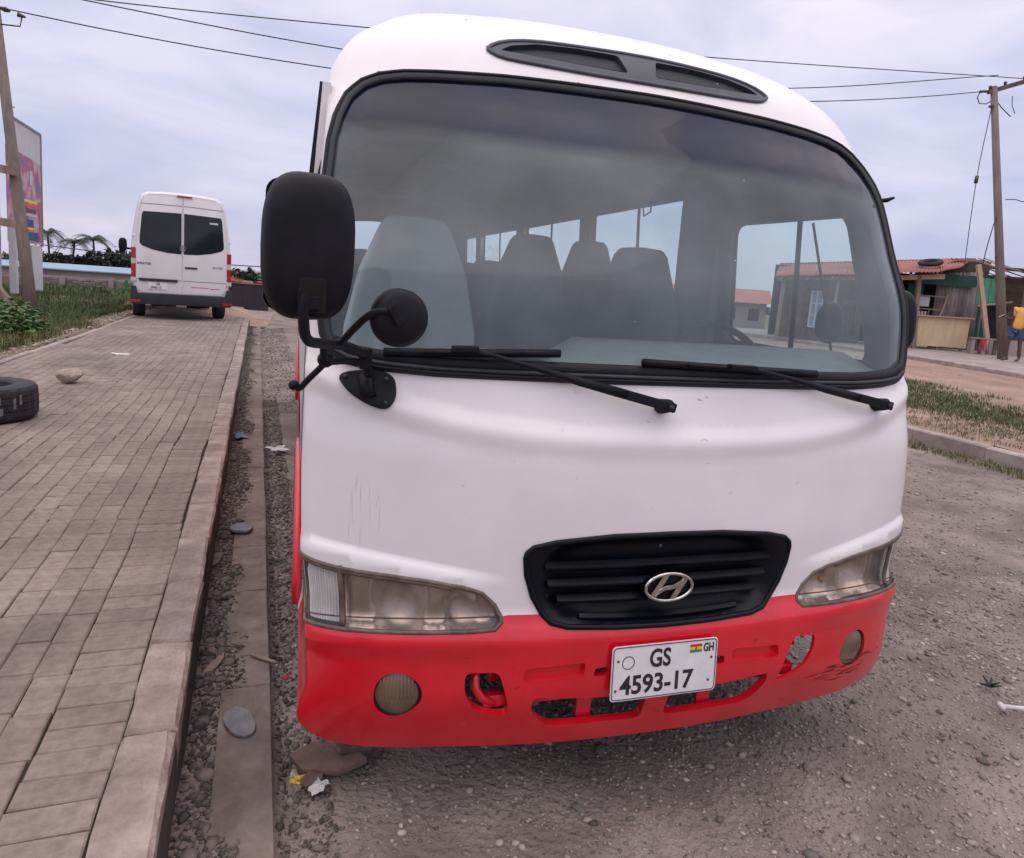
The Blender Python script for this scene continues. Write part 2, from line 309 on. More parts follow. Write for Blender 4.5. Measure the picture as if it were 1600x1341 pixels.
    def build(s, name, m, parent=None, smooth=False, bevel=0., fix=True, bseg=2):
        me = bpy.data.meshes.new(name); me.from_pydata(s.v, [], s.f); me.update()
        bm = bmesh.new(); bm.from_mesh(me)
        if fix: bmesh.ops.recalc_face_normals(bm, faces=bm.faces)
        if bevel:
            ed = [e for e in bm.edges if len(e.link_faces) == 2 and e.calc_face_angle(0) > .5]
            bmesh.ops.bevel(bm, geom=ed, offset=bevel, segments=bseg, affect='EDGES', profile=.6)
        for f in bm.faces: f.smooth = smooth
        bm.to_mesh(me); bm.free()
        return link(name, me, m, parent)
def sharp(o, ang=.6):
    me = o.data; me.polygons.foreach_set('use_smooth', np.ones(len(me.polygons), dtype=bool)); me.set_sharp_from_angle(angle=ang)
    return o
def text(name, s, size, m, parent, loc, rot, extr=.0015, xs=1., fat=0., align='LEFT'):
    cu = bpy.data.curves.new(name, 'FONT'); cu.body = s; cu.size = size; cu.extrude = extr; cu.offset = fat; cu.align_x = align; cu.resolution_u = 4
    t = bpy.data.objects.new(name+'_curve', cu); COL.objects.link(t); dg = bpy.context.evaluated_depsgraph_get(); dg.update()
    me = bpy.data.meshes.new_from_object(t.evaluated_get(dg)); bpy.data.objects.remove(t)
    me.materials.clear(); o = link(name, me, m, parent); o.location = loc; o.rotation_euler = rot; o.scale = (xs, 1, 1); return o

def smooth01(t): t = np.clip(t, 0, 1); return t*t*(3-2*t)
def TZ(y): return -1.21*smooth01((np.asarray(y, float)-22)/23)
def TR(y): return .19*smooth01((np.asarray(y, float)-4)/11)-1.4*smooth01((np.asarray(y, float)-22)/26)
def tz(y): return float(TZ(y))
UX, UY = .9988, .0488
def uv(u, v):                       # street coordinates: u to the right of the left kerb's edge, v along the street
    return (-1.283+u*UX-v*UY, u*UY+v*UX)

# ------------------------------------------------------------------ the minibus: one body surface, cut into its panels
Zk = [0.15, .22, .30, .42, .56, .64, .80, 1.0, 1.2, 1.32, 1.5, 1.7, 1.9, 2.05, 2.2, 2.3, 2.4, 2.48, 2.54, 2.58]
Y0k = [0.06, 0.03, 0.0, -0.03, -0.03, 0.0, 0.0, 0.01, 0.05, 0.077, 0.101, 0.184, 0.269, 0.381, 0.47, 0.573, 0.778, 1.06, 1.456, 1.9]
Wk = [0.959, 0.974, 0.984, 0.962, 0.966, 0.968, 0.983, 0.988, 0.986, 0.983, 0.977, 0.963, 0.95, 0.943, 0.876, 0.764, 0.654, 0.555, 0.399, 0.0]
def pch(xs, ys):
    xs = np.array(xs, float); ys = np.array(ys, float); h = np.diff(xs); d = np.diff(ys)/h; m = np.zeros(len(xs))
    for i in range(1, len(xs)-1):
        if d[i-1]*d[i] > 0:
            w1 = 2*h[i]+h[i-1]; w2 = h[i]+2*h[i-1]; m[i] = (w1+w2)/(w1/d[i-1]+w2/d[i])
    m[0] = d[0]; m[-1] = d[-1]
    def f(x):
        x = np.clip(x, xs[0], xs[-1]); i = np.clip(np.searchsorted(xs, x)-1, 0, len(xs)-2); t = (x-xs[i])/h[i]
        return (2*t**3-3*t**2+1)*ys[i]+(t**3-2*t**2+t)*h[i]*m[i]+(-2*t**3+3*t**2)*ys[i+1]+(t**3-t**2)*h[i]*m[i+1]
    return f
fy, fw = pch(Zk, Y0k), pch(Zk, Wk)
BN, BD, YB, SL = 1.926, .183, 7.0, 6.7
def base_surf(A, z):
    A = np.asarray(A, float); z = np.asarray(z, float); s = np.sign(A); a = np.abs(A); w = fw(z); y0 = fy(z)
    th = np.clip(a/1.5, 0, 1)*math.pi/2; u = np.sin(th); x = w*u
    yf = y0+BD*(1-np.clip(1-u**BN, 0, 1)**(1/BN))
    t = np.clip((a-1.5)/SL, 0, 1); ys = (y0+BD)+t*(YB-y0-BD)
    return np.stack([s*x, np.where(a > 1.5, ys, yf), z], -1)
def base_norm(A, z):
    e = 2e-3; a = np.asarray(A, float); z = np.asarray(z, float)
    # keep off the seam at A=+-1.5, where the plan curve meets the straight side
    P1 = base_surf(a-e, z); P2 = base_surf(a+e, z); Q1 = base_surf(a, z-e); Q2 = base_surf(a, z+e)
    n = np.cross(P2-P1, Q2-Q1); L = np.linalg.norm(n, axis=-1, keepdims=True); return n/np.maximum(L, 1e-9)
def disp(A, z):
    A = np.asarray(A, float); z = np.asarray(z, float); a = np.abs(A); x = np.minimum(a, 1.5); X = fw(z)*np.sin(x/1.5*math.pi/2)
    fade = 1-smooth01((a-1.34)/.16)
    zc = 1.098+.12*(X/.91)**3; d = z-zc
    c = .010*np.where(d > 0, 1-smooth01(d/.05), 1-smooth01(-d/.055))+.003*smooth01((z-1.0)/.09)*(1-smooth01((z-zc)/.1))
    zb = .752+.185*(X-.517); b = .013*smooth01((zb-z)/.028)*smooth01((X-.43)/.20)*smooth01((z-.50)/.08)
    # pads under the wiper pivots
    As = np.sign(A)*X
    p = .010*np.exp(-(((As+.047)/.07)**2+((z-1.185)/.045)**2))+.010*np.exp(-(((As-.741)/.07)**2+((z-1.19)/.045)**2))
    # soft unevenness of beaten sheet metal
    wv = .0012*np.sin(As*9+z*5)*np.sin(z*11-As*4+1)
    lip = .006*(1-smooth01(np.abs(z-.628)/.006))*0
    return (c+b+p+wv+lip)*fade
def S(A, z, off=0.):
    A = np.asarray(A, float); z = np.asarray(z, float)
    return base_surf(A, z)+base_norm(A, z)*(disp(A, z)+off)[..., None]
def SN(A, z):
    e = 2e-3; A = np.asarray(A, float); z = np.asarray(z, float)
    n = np.cross(S(A+e, z)-S(A-e, z), S(A, z+e)-S(A, z-e)); L = np.linalg.norm(n, axis=-1, keepdims=True); return n/np.maximum(L, 1e-9)
def Ax(x, z):                        # lateral x -> surface coordinate
    w = float(fw(z)); return math.copysign(1.5*math.asin(min(1, abs(x)/w))/(math.pi/2), x)
def Ay(y, z, side=1): yc = float(fy(z))+BD; return side*(1.5+SL*(y-yc)/(YB-yc))
def dens(poly, step, closed=True):
    o = []; n = len(poly)
    for i in range(n if closed else n-1):
        a, b = poly[i], poly[(i+1) % n]; L = math.hypot(b[0]-a[0], b[1]-a[1]); k = max(1, int(L/step))
        for j in range(k): o.append((a[0]+(b[0]-a[0])*j/k, a[1]+(b[1]-a[1])*j/k))
    if not closed: o.append(poly[-1])
    return o
def rounded(poly, r=.02, it=2, closed=True):       # Chaikin corner cutting
    for _ in range(it):
        o = []; n = len(poly)
        for i in range(n):
            a, b = poly[i], poly[(i+1) % n]; o += [(a[0]*.75+b[0]*.25, a[1]*.75+b[1]*.25), (a[0]*.25+b[0]*.75, a[1]*.25+b[1]*.75)]
        poly = o
    return poly
def fillet(poly, r, k=5):
    o = []; n = len(poly)
    for i in range(n):
        p = Vector(poly[i]); a = Vector(poly[i-1])-p; b = Vector(poly[(i+1) % n])-p; d = min(r, a.length*.45, b.length*.45); a = p+a.normalized()*d; b = p+b.normalized()*d
        for j in range(k+1): t = j/k; q = a*(1-t)**2+p*(2*t*(1-t))+b*t*t; o.append((q.x, q.y))
    return o
def inpoly(P, poly):
    x, y = P[:, 0], P[:, 1]; ins = np.zeros(len(P), bool); n = len(poly)
    for i in range(n):
        x1, y1 = poly[i]; x2, y2 = poly[(i+1) % n]
        if y1 == y2: continue
        c = ((y1 > y) != (y2 > y)) & (x < (x2-x1)*(y-y1)/(y2-y1)+x1); ins ^= c
    return ins
def xz(pts): return [(Ax(x, z), z) for x, z in pts]
def mir(poly): return [(-a, z) for a, z in poly][::-1]
# outlines on the surface
ws_half = [(0, 1.259), (.327, 1.258), (.66, 1.258), (.80, 1.264), (.88, 1.274), (.922, 1.296), (.943, 1.34), (.953, 1.42), (.957, 1.52), (.952, 1.66), (.945, 1.76), (.935, 1.86), (.918, 1.935), (.893, 1.995), (.850, 2.042), (.80, 2.067), (.735, 2.082), (.64, 2.091), (.45, 2.101), (.22, 2.106), (0, 2.108)]
ws = xz(ws_half); WS = dens(ws+mir(ws)[1:-1], .04)
def shrink(poly, d):
    n = len(poly); o = []; area = sum(poly[i][0]*poly[(i+1) % n][1]-poly[(i+1) % n][0]*poly[i][1] for i in range(n)); sg = 1 if area > 0 else -1
    for i in range(n):
        a, b = poly[i-1], poly[(i+1) % n]; tx, ty = b[0]-a[0], b[1]-a[1]; L = math.hypot(tx, ty) or 1; o.append((poly[i][0]-sg*ty/L*d, poly[i][1]+sg*tx/L*d))
    return o
gr_half = [(0, .851), (.17, .848), (.332, .834), (.395, .820), (.413, .805), (.417, .79), (.411, .742), (.390, .680), (.36, .63), (.335, .606), (.29, .595), (.15, .589), (0, .587)]
gr = xz(gr_half); GR = dens(gr+mir(gr)[1:-1], .03)
hl_half = xz([(.466, .610), (.4665, .628), (.487, .664), (.524, .699), (.576, .718), (.669, .735), (.762, .746), (.87, .757)])+[(1.30, .775), (1.44, .79), (1.53, .79), (1.56, .765), (1.565, .70), (1.555, .635), (1.50, .602), (1.40, .590)]+xz([(.87, .586), (.70, .586), (.56, .588), (.487, .592)])
HLR = dens(hl_half, .03); HLL = mir(HLR)
def circ(x, z, r, n=28):
    a = Ax(x, z); P = base_surf(np.array([a-.01, a+.01]), np.array([z, z])); k = .02/float(np.linalg.norm(P[1]-P[0])); return [(a+r*k*math.cos(t), z+r*math.sin(t)) for t in [2*math.pi*i/n for i in range(n)]]
FOR, FOL = circ(.735, .420, .063), circ(-.735, .420, .063)
hk = dens(fillet(xz([(.562, .482), (.472, .482), (.434, .350), (.484, .350), (.528, .372), (.560, .42)]), .022), .02)
HKR, HKL = dens(fillet(xz([(.548, .500), (.462, .508), (.440, .45), (.412, .366), (.47, .378), (.518, .408), (.545, .45)]), .018), .02), mir(hk)
sl = dens(fillet(xz([(.232, .500), (.400, .490), (.405, .450), (.236, .458)]), .014), .02); SLR, SLL = sl, mir(sl)
bh = dens(fillet(xz([(.165, .482), (.205, .480), (.207, .455), (.165, .457)]), .010), .01); BHR, BHL = bh, mir(bh)
op = dens(fillet(xz([(.036, .388), (.20, .391), (.372, .402), (.376, .37), (.352, .328), (.312, .299), (.036, .296)]), .022), .02); OPR, OPL = op, mir(op)
vt = dens(rounded(xz([(0, 2.253), (.20, 2.247), (.35, 2.24), (.44, 2.222), (.487, 2.195), (.487, 2.182), (.45, 2.164), (.38, 2.158), (.21, 2.151), (0, 2.149), (-.21, 2.151), (-.38, 2.158), (-.45, 2.164), (-.487, 2.182), (-.487, 2.195), (-.44, 2.222), (-.35, 2.24), (-.20, 2.247)]), it=1), .03); VT = vt
vi = dens(fillet(xz([(.066, 2.236), (.20, 2.237), (.33, 2.229), (.415, 2.210), (.452, 2.188), (.33, 2.181), (.19, 2.176), (.046, 2.174)]), .012), .02); VIR, VIL = vi, mir(vi)
def swin(y0, y1, z0, z1, side): return [(Ay(y, z, side), z) for y, z in dens(fillet([(y0, z0), (y1, z0), (y1, z1), (y0, z1)], .03), .12)]
WIN = []
for s_ in (1, -1):
    WIN.append([(Ay(y, z, s_), z) for y, z in dens(fillet([(.36, 1.31), (1.27, 1.31), (1.27, 1.858), (.53, 1.848)], .07), .1)])
    for y0_, y1_ in ((1.70, 2.94), (3.12, 4.44), (4.66, 5.98), (6.2, 6.85)): WIN.append(swin(y0_, y1_, 1.38, 2.02, s_))
RED_Z = .628
def redline(A):
    a = np.abs(A); return np.where(a < Ax(.465, .628), RED_Z, np.where(a < 1.56, .612, .612))
AB, AS = Ay(.70, .5), Ay(1.02, .7)
rl = dens([(-AB, .34), (-AB, .612), (-1.56, .612), (-Ax(.4665, .628), RED_Z)], .05, False), dens([(Ax(.4665, .628), RED_Z), (1.56, .612), (AB, .612), (AB, .34)], .05, False)
SIDEL = [dens([(s_*AS, .35), (s_*AS, .93), (s_*(AS+.05), .97), (s_*(1.5+SL-.01), .97)], .2, False) for s_ in (-1, 1)]
holes = dict(ws=WS, gr=GR, hr=HLR, hl=HLL, fr=FOR, fl=FOL, kr=HKR, kl=HKL, sr=SLR, sl=SLL, br=BHR, bl=BHL, o_r=OPR, ol=OPL, vt=VT)
# bottom edge of the bumper
bt = xz([(0, .228), (.30, .230), (.60, .238), (.80, .238), (.90, .248)])+[(1.25, .27), (1.42, .30), (1.5, .32), (1.66, .34)]
BOT = dens(mir(bt)[:-1]+bt, .05, False)
AE = 1.5+SL
SB = [(1.66, .34), (1.80, .34)]
for yw in (1.25, 5.35): SB += [(Ay(yw-.46*math.cos(t), .5), .34+.46*math.sin(t)) for t in np.linspace(0, math.pi, 17)]
SB += [(AE, .34)]
outer = BOT+SB[1:]+dens([(AE, .34), (AE, 2.578)], .06, False)[1:]+dens([(AE, 2.578), (-AE, 2.578)], .25, False)[1:]+dens([(-AE, 2.578), (-AE, .34)], .06, False)[1:]+[(-a, z) for a, z in SB[::-1]][1:-1]
def grid(a0, a1, z0, z1, da, dz): return [(a, z) for a in np.arange(a0, a1, da) for z in np.arange(z0, z1, dz)]
gp = grid(-1.66, 1.66, .24, 2.40, .03, .026)+grid(-1.66, 1.66, 2.40, 2.575, .05, .012)
for s_ in (-1, 1): gp += [(s_*a, z) for a, z in grid(1.78, AE-.05, .37, 2.5, .2, .05)]+[(s_*a, z) for a, z in grid(1.78, AE-.05, 2.5, 2.57, .25, .014)]
# narrow rows along the creases
for a in np.arange(-1.3, 1.3, .03):
    X = float(fw(1.1))*math.sin(abs(a)/1.5*math.pi/2); zc = 1.098+.12*(X/.91)**3
    gp += [(a+.015, zc-.012), (a, zc+.004), (a+.015, zc+.014)]
def cdt(loops, opens, pts):
    V, E = [], []
    for L in loops:
        b = len(V); V += L; E += [(b+i, b+(i+1) % len(L)) for i in range(len(L))]
    for L in opens:
        b = len(V); V += L; E += [(b+i, b+i+1) for i in range(len(L)-1)]
    LV = np.array(V); P = np.array(pts)
    keep = np.ones(len(P), bool)
    for i in range(0, len(P), 4000):
        d = ((P[i:i+4000, None, :]-LV[None])**2).sum(-1).min(1); keep[i:i+4000] = d > .009**2
    P = P[keep]; P = P+rng.normal(0, 1e-4, P.shape)
    V = [Vector((float(a), float(z))) for a, z in V]+[Vector((float(a), float(z))) for a, z in P]
    r = delaunay_2d_cdt(V, E, [], 0, 1e-6); return np.array([(v.x, v.y) for v in r[0]]), np.array([list(f) for f in r[2]])
def surf_mesh(name, V2, F, m, parent, off=0., flip=False, fn=None):
    used = np.unique(F); mp_ = np.full(len(V2), -1); mp_[used] = np.arange(len(used)); F = mp_[F]; V2 = V2[used]
    A, z = V2[:, 0], V2[:, 1]; P = S(A, z, off) if fn is None else fn(A, z); N = SN(A, z)
    if fn is not None: N = None
    g = np.cross(P[F[:, 1]]-P[F[:, 0]], P[F[:, 2]]-P[F[:, 0]]); cn = SN(A[F].mean(1), z[F].mean(1)); bad = (g*cn).sum(1) < 0
    if flip: bad = ~bad
    F[bad] = F[bad][:, ::-1]
    ok = np.linalg.norm(g, axis=1) > 1e-10; F = F[ok]
    me = npmesh(name, P, F, True)
    if N is not None:
        if flip: N = -N
        me.normals_split_custom_set_from_vertices([tuple(n) for n in N])
    return link(name, me, m, parent)
bus = empty('minibus', (0, 0, 0), 0, 'white minibus with red bumper and black grille parked facing the camera beside the kerb', 'minibus')
all_l = [outer]+list(holes.values())+WIN
cre = []
for dz in (-.070, -.05, -.032, -.016, -.005, .005, .018, .036, .06, .085):
    cre.append([(Ax(x, 1.1), 1.098+.12*(abs(x)/.91)**3+dz) for x in np.linspace(-.955, .955, 90)])
for s__ in (-1, 1):
    for dz in (.002, -.006, -.014, -.022):
        cre.append([(Ax(s__*x, .8), .752+.185*(x-.517)+dz) for x in np.linspace(.455, .955, 44)])
cre = [c for c in cre if len(c) > 1]
V2, F2 = cdt(all_l, [rl[0], rl[1]]+SIDEL+cre, gp)
cen = V2[F2].mean(1); good = inpoly(cen, outer)
for L in list(holes.values())+WIN: good &= ~inpoly(cen, L)
redm = good & (cen[:, 1] < redline(cen[:, 0])) & (np.abs(cen[:, 0]) < AB)
sdm = good & (np.abs(cen[:, 0]) > AS) & (cen[:, 1] < .97)
body = surf_mesh('body', V2, F2[good & ~redm & ~sdm], M['white'], bus)
for s_ in (-1, 1): surf_mesh('side_panel', V2, F2[sdm & (cen[:, 0]*s_ > 0)], M['red'], bus, .004)
bumper = surf_mesh('bumper', V2, F2[redm], M['red'], bus)
# inner skin of the cabin
inn = good & (cen[:, 1] > .62) & (cen[:, 1] < 2.30)
def inner_fn(A, z):
    P = base_surf(A, z)-base_norm(A, z)*.045; return P
lining = surf_mesh('cabin_lining', V2, F2[inn], M['lining'], bus, flip=True, fn=inner_fn)
def lip(name, poly, m, parent, o0=0., o1=-.04, closed=True):
    A = np.array([p[0] for p in poly]); z = np.array([p[1] for p in poly]); P0 = S(A, z, o0); P1 = S(A, z, o1); n = len(poly)
    V = np.concatenate([P0, P1]); k = n if closed else n-1
    return link(name, npmesh(name, V, [(i, (i+1) % n, (i+1) % n+n, i+n) for i in range(k)], True), m, parent)
def path3(poly, off): A = np.array([p[0] for p in poly]); z = np.array([p[1] for p in poly]); return S(A, z, off), SN(A, z)
def bead(name, poly, r, m, parent, off=0., n=8, flat=.5, closed=True):
    P, N = path3(poly, off); return MB().tube(P, r, n, closed=closed, flat=flat, nrm=N).build(name, m, parent, smooth=True)
def patch(name, poly, m, parent, off=0., step=.03, inner=None, fn=None, smooth_grid=None):
    a0, a1 = min(p[0] for p in poly), max(p[0] for p in poly); z0, z1 = min(p[1] for p in poly), max(p[1] for p in poly)
    v, f = cdt([poly]+(inner or []), [], grid(a0+.004, a1, z0+.004, z1, step, step)); c = v[f].mean(1); g = inpoly(c, poly)
    for L in inner or []: g &= ~inpoly(c, L)
    return surf_mesh(name, v, f[g], m, parent, off=off, fn=fn)
for L in (HKR, HKL, OPR, OPL, BHR, BHL): lip('opening_edge', L, M['red'], bumper, .0, -.010 if L is HKR else -.022)
for L in (FOR, FOL): lip('opening_edge', L, M['red'], bumper, 0, -.03)
lip('bumper_edge', BOT, M['red'], bumper, 0, -.05, closed=False)
for L in (SLR, SLL):
    lip('slot_edge', L, M['red'], bumper, .001, -.018); patch('slot_panel', L, M['red'], bumper, -.018)
# windscreen
WG = shrink(WS, .020)
wind = patch('windscreen', WG, M['wind'], bus, -.004, .045)
seal = bead('windscreen_seal', shrink(WS, .010), .017, M['rubber_grey'], bus, .001, 10, .55)
bead('seal_bead', shrink(WS, .004), .0055, M['rubber'], seal, .010, 6, 1)
bt_w = [p for p in WG if p[1] < 1.33]
bwp = sorted(bt_w); bead('lower_trim', [(a, z+.012) for a, z in bwp], .016, M['rubber'], seal, .004, 8, .4, closed=False)
bead('lower_bead', [(a, z-.006) for a, z in bwp], .006, M['rubber_grey'], seal, .012, 6, 1, closed=False)
# chipped filler along the seal's upper left
cb = MB(); rr = random.Random(3)
for i, (a, z) in enumerate(WS):
    if a < -.55 and z > 1.78 or (a < .3 and a > -.75 and z > 2.05):
        for k in range(2):
            if rr.random() < (.75 if a < -.9 else .35):
                aa, zz = a+rr.uniform(-.012, .002), z+rr.uniform(-.006, .004); ox = aa*1.003; q = []
                for t in range(6):
                    an = t*math.pi/3; rad = rr.uniform(.0015, .006); q.append(S(ox+rad*1.6*math.cos(an), zz+rad*math.sin(an)+.004, .0012))
                cb.add(q, [tuple(range(6))])
cb.build('paint_chips', M['chip'], body)['kind'] = 'stuff'
def slivers(name, items, m, parent, off=.0009):
    b = MB()
    for x, z, dx, dz, w in items:
        a0, a1 = Ax(x, z), Ax(x+dx, z+dz); L = math.hypot(dx, dz); nx, nz = -dz/L*w, dx/L*w; q = [(a0, z), ((a0+a1)/2+nx, z+dz/2+nz), (a1, z+dz), ((a0+a1)/2-nx, z+dz/2-nz)]
        b.add([S(p[0], p[1], off) for p in q], [(0, 1, 2, 3)])
    o = b.build(name, m, parent); o['kind'] = 'stuff'; return o
r8 = random.Random(8)
slivers('scratches', [(-.84+r8.uniform(-.03, .05), r8.uniform(.86, 1.02), r8.uniform(-.004, .004), -r8.uniform(.02, .10), .0006) for _ in range(14)]+[(r8.uniform(-.6, .75), r8.uniform(.86, 1.22), r8.uniform(-.02, .02), r8.uniform(-.012, .004), .0012) for _ in range(12)]+[(.07, 1.222, .02, -.006, .003), (.095, 1.228, .016, -.004, .0015), (-.30, 1.235, .012, -.01, .001)], M['scuff'], body)
slivers('paint_dots', [(r8.uniform(-.7, .7), r8.uniform(2.14, 2.45), r8.uniform(.004, .014), r8.uniform(-.004, .004), .0018) for _ in range(16)], M['scuff'], body)
slivers('scuffs', [(.60+r8.uniform(-.08, .20), .35+r8.uniform(-.045, .035), r8.uniform(.02, .09), r8.uniform(-.012, .012), r8.uniform(.001, .003)) for _ in range(26)]+[(r8.uniform(-.8, .9), r8.uniform(.27, .58), r8.uniform(-.02, .03), r8.uniform(-.008, .008), .0011) for _ in range(26)], M['darkred'], bumper)
slivers('stone_chips', [(r8.uniform(-.85, .85), r8.uniform(.25, .60), r8.uniform(.002, .006), r8.uniform(-.003, .003), .0012) for _ in range(40)], M['chalk'], bumper)
# roof vent
vent = patch('roof_vent', VT, M['vent'], bus, .004, .03, inner=[VIR, VIL]); bead('vent_rim', VT, .007, M['vent'], vent, .004, 8, .7)
for L in (VIR, VIL):
    lip('vent_wall', L, M['vent'], vent, .004, -.035)
    def vf(A, z, L=L):
        z1 = 2.236; return S(A, z, 0)-SN(A, z)*(.012+.05*smooth01((z-2.176)/.06))[..., None]
    patch('vent_floor', L, M['vent'], vent, 0, .02, fn=vf)
    lo = [p for p in L if p[1] > 2.176+.30*max(0, 0)]
    dk = patch('vent_intake', [(a, 2.190+(z-2.176)*.72) for a, z in shrink(L, .004)], M['intake'], vent, -.010, .02)
# grille
grl = empty('grille', (0, 0, 0)); grl.parent = bus
def gf(A, z):
    X = np.abs(np.sin(A/1.5*math.pi/2))*.98; edge = np.minimum(1, ((X/.40)**4+((z-.72)/.128)**4))
    d = -.045*(1-smooth01((edge-.30)/.55)); top = .012*smooth01((z-.74)/.04)*(1-smooth01((z-.82)/.04)); return S(A, z, 0)+SN(A, z)*(d+.004+0*top)[..., None]
patch('grille_panel', GR, M['grille'], grl, 0, .016, fn=gf)
bead('grille_rim', shrink(GR, .003), .008, M['grille'], grl, .003, 8, .8)
def slat(x1, z0, bow, nm='grille_slat', dp=.028, hh=.020):
    xs = np.linspace(-x1, x1, 33); V = []; n = len(xs)
    for x in xs:
        z = z0+bow*(1-(x/x1)**2); a = Ax(x, z); P = S(a, z, 0.); N = SN(a, z); k = .35+.65*min(1, (1-abs(x/x1))*7)
        for o, dz in ((.004*k-.006, 0), (.002*k-.006, -.006), (-dp, -hh), (-dp, -hh+.012), (-dp*.7, .012)): V.append(P+N*o+np.array([0, 0, dz]))
    F = [(i*5+j, i*5+(j+1) % 5, (i+1)*5+(j+1) % 5, (i+1)*5+j) for i in range(n-1) for j in range(5)]
    o = MB().add(V, F+[tuple(range(5)), tuple(range((n-1)*5, n*5))]).build(nm, M['grille'], grl); sharp(o, .5); return o
slat(.355, .757, .002); slat(.345, .708, .001); slat(.315, .663, 0)
slat(.25, .618, -.006, 'grille_lower_lip', .02, .012)
for x, z in ((-.345, .672), (.352, .69), (-.03, .815)):
    a = Ax(x, z); P = S(a, z, -.02 if z < .8 else .004); MB().ball(P, .006, 8, 5, (1, .6, 1)).build('screw', M['rubber_grey'], grl, smooth=True)
# emblem: a chrome oval ring with a leaning letter inside
emb = empty('emblem', (0, 0, 0)); emb.parent = bus
EA, EB, EY = .0725, .0395, -.022; ez = .701
ring = []
MB().tube([(EA*math.cos(t), EY, ez+EB*math.sin(t)) for t in [2*math.pi*i/48 for i in range(48)]], .0052, 10, closed=True, nrm=[(0, 1, 0)]*48).build('emblem_ring', M['chrome'], emb, smooth=True)
hp = MB()
# two slanting uprights joined by a swept bar
hp.prism([(-.057, -.022), (-.041, -.031), (-.003, .036), (-.021, .037)], (0, -.006, 0), (0, EY+.003, ez))
hp.prism([(.057, .022), (.041, .031), (.003, -.036), (.021, -.037)], (0, -.006, 0), (0, EY+.003, ez))
hp.prism([(-.032, -.006), (-.014, .005), (.012, .007), (.042, .024), (.034, .005), (.014, -.005), (-.012, -.007), (-.042, -.024)], (0, -.007, 0), (0, EY+.003, ez))
hp.build('emblem_letter', M['chrome'], emb, bevel=.0012)
MB().prism([(EA*.97*math.cos(t), EB*.97*math.sin(t)) for t in [2*math.pi*i/40 for i in range(40)]], (0, .02, 0), (0, EY+.006, ez)).build('emblem_backing', M['grille'], emb)
# headlamps
def headlamp(sg):
    hlp = empty('headlight', (0, 0, 0)); hlp.parent = bus
    L = HLR if sg > 0 else HLL
    lip('lamp_recess', L, M['lamprim'], hlp, .0, -.075); bead('lamp_rim', shrink(L, .005), .0062, M['lamprim'], hlp, .000, 8, .7)
    div = 1.075
    def cut(inner, lo):  # split the outline at the divider
        return [(sg*a, z) for a, z in ([(abs(p[0]), p[1]) for p in shrink(L, .010)])]
    P = [(abs(a), z) for a, z in shrink(L, .010)]
    v, f = cdt([[(sg*a, z) for a, z in P]], [[(sg*div, .592+.02), (sg*div, .75)]], grid(*( (.7, 1.56) if sg > 0 else (-1.56, -.7)), .60, .79, .012, .010)+[(sg*a, z) for a, z in grid(.45, .72, .60, .76, .012, .010)])
    c = v[f].mean(1); g = inpoly(c, [(sg*a, z) for a, z in P]); co = np.abs(c[:, 0]) > div
    def rf(A, z):
        a = np.abs(A); d = .004+.032*smooth01((z-.594)/.022)
        for ca, cz, r, dep in ((.83, .668, .125, .065), (.605, .648, .075, .045)):
            q = ((a-ca)**2+((z-cz)*1.15)**2)/r**2; d = np.maximum(d, .020+dep*np.clip(1-q, 0, 1)**.8*1.0)
        return S(A, z, 0)-SN(A, z)*d[..., None]
    def cf(A, z):
        a = np.abs(A); return S(A, z, 0)-SN(A, z)*(.018+.0045*np.sin(a*300)+.02*smooth01((z-.735)/.03))[..., None]
    surf_mesh('reflector', v, f[g & ~co], M['lampbrown'], hlp, fn=rf)
    # fluted corner lamp
    a0, a1 = div+.004, 1.545; na, nz = 190, 8; V = []; F = []
    for i in range(na):
        a = a0+(a1-a0)*i/(na-1)
        for j in range(nz):
            z = .605+(.775-.605)*j/(nz-1); V.append(cf(np.array([sg*a]), np.array([z]))[0])
    F = [(i*nz+j, (i+1)*nz+j, (i+1)*nz+j+1, i*nz+j+1) for i in range(na-1) for j in range(nz-1)]
    link('corner_reflector', npmesh('corner_reflector', V, F, True), M['silver'], hlp)
    surf_mesh('main_lens', v, f[g & ~co], M['lens'], hlp, -.004); surf_mesh('corner_lens', v, f[g & co], M['lensclear'], hlp, -.004)
    z0, z1 = .598, .752; q = [(sg*(div+.012*math.cos(0)), z) for z in np.linspace(z0, z1, 10)]
    bead('lamp_divider', [(sg*div, z) for z in np.linspace(z0, z1+.01, 12)], .008, M['lamprim'], hlp, -.002, 6, .8, closed=False)
    bead('lamp_top_strip', [(p[0], p[1]-.012) for p in sorted([p for p in L if p[1] > .70 and abs(p[0]) > .62], key=lambda p: abs(p[0]))][:-4], .006, M['lamprim'], hlp, .000, 6, .6, closed=False)
    for ca, cz, m in ((.66, .645, 'amber'),) if sg > 0 else ():
        Pp = S(sg*ca, cz, -.055); MB().tube([Pp+np.array([0, .03, 0]), Pp+np.array([0, -.012, 0])], [.014, .011], 12).build('bulb', M[m], hlp, smooth=True)
for s_ in (-1, 1): headlamp(s_)
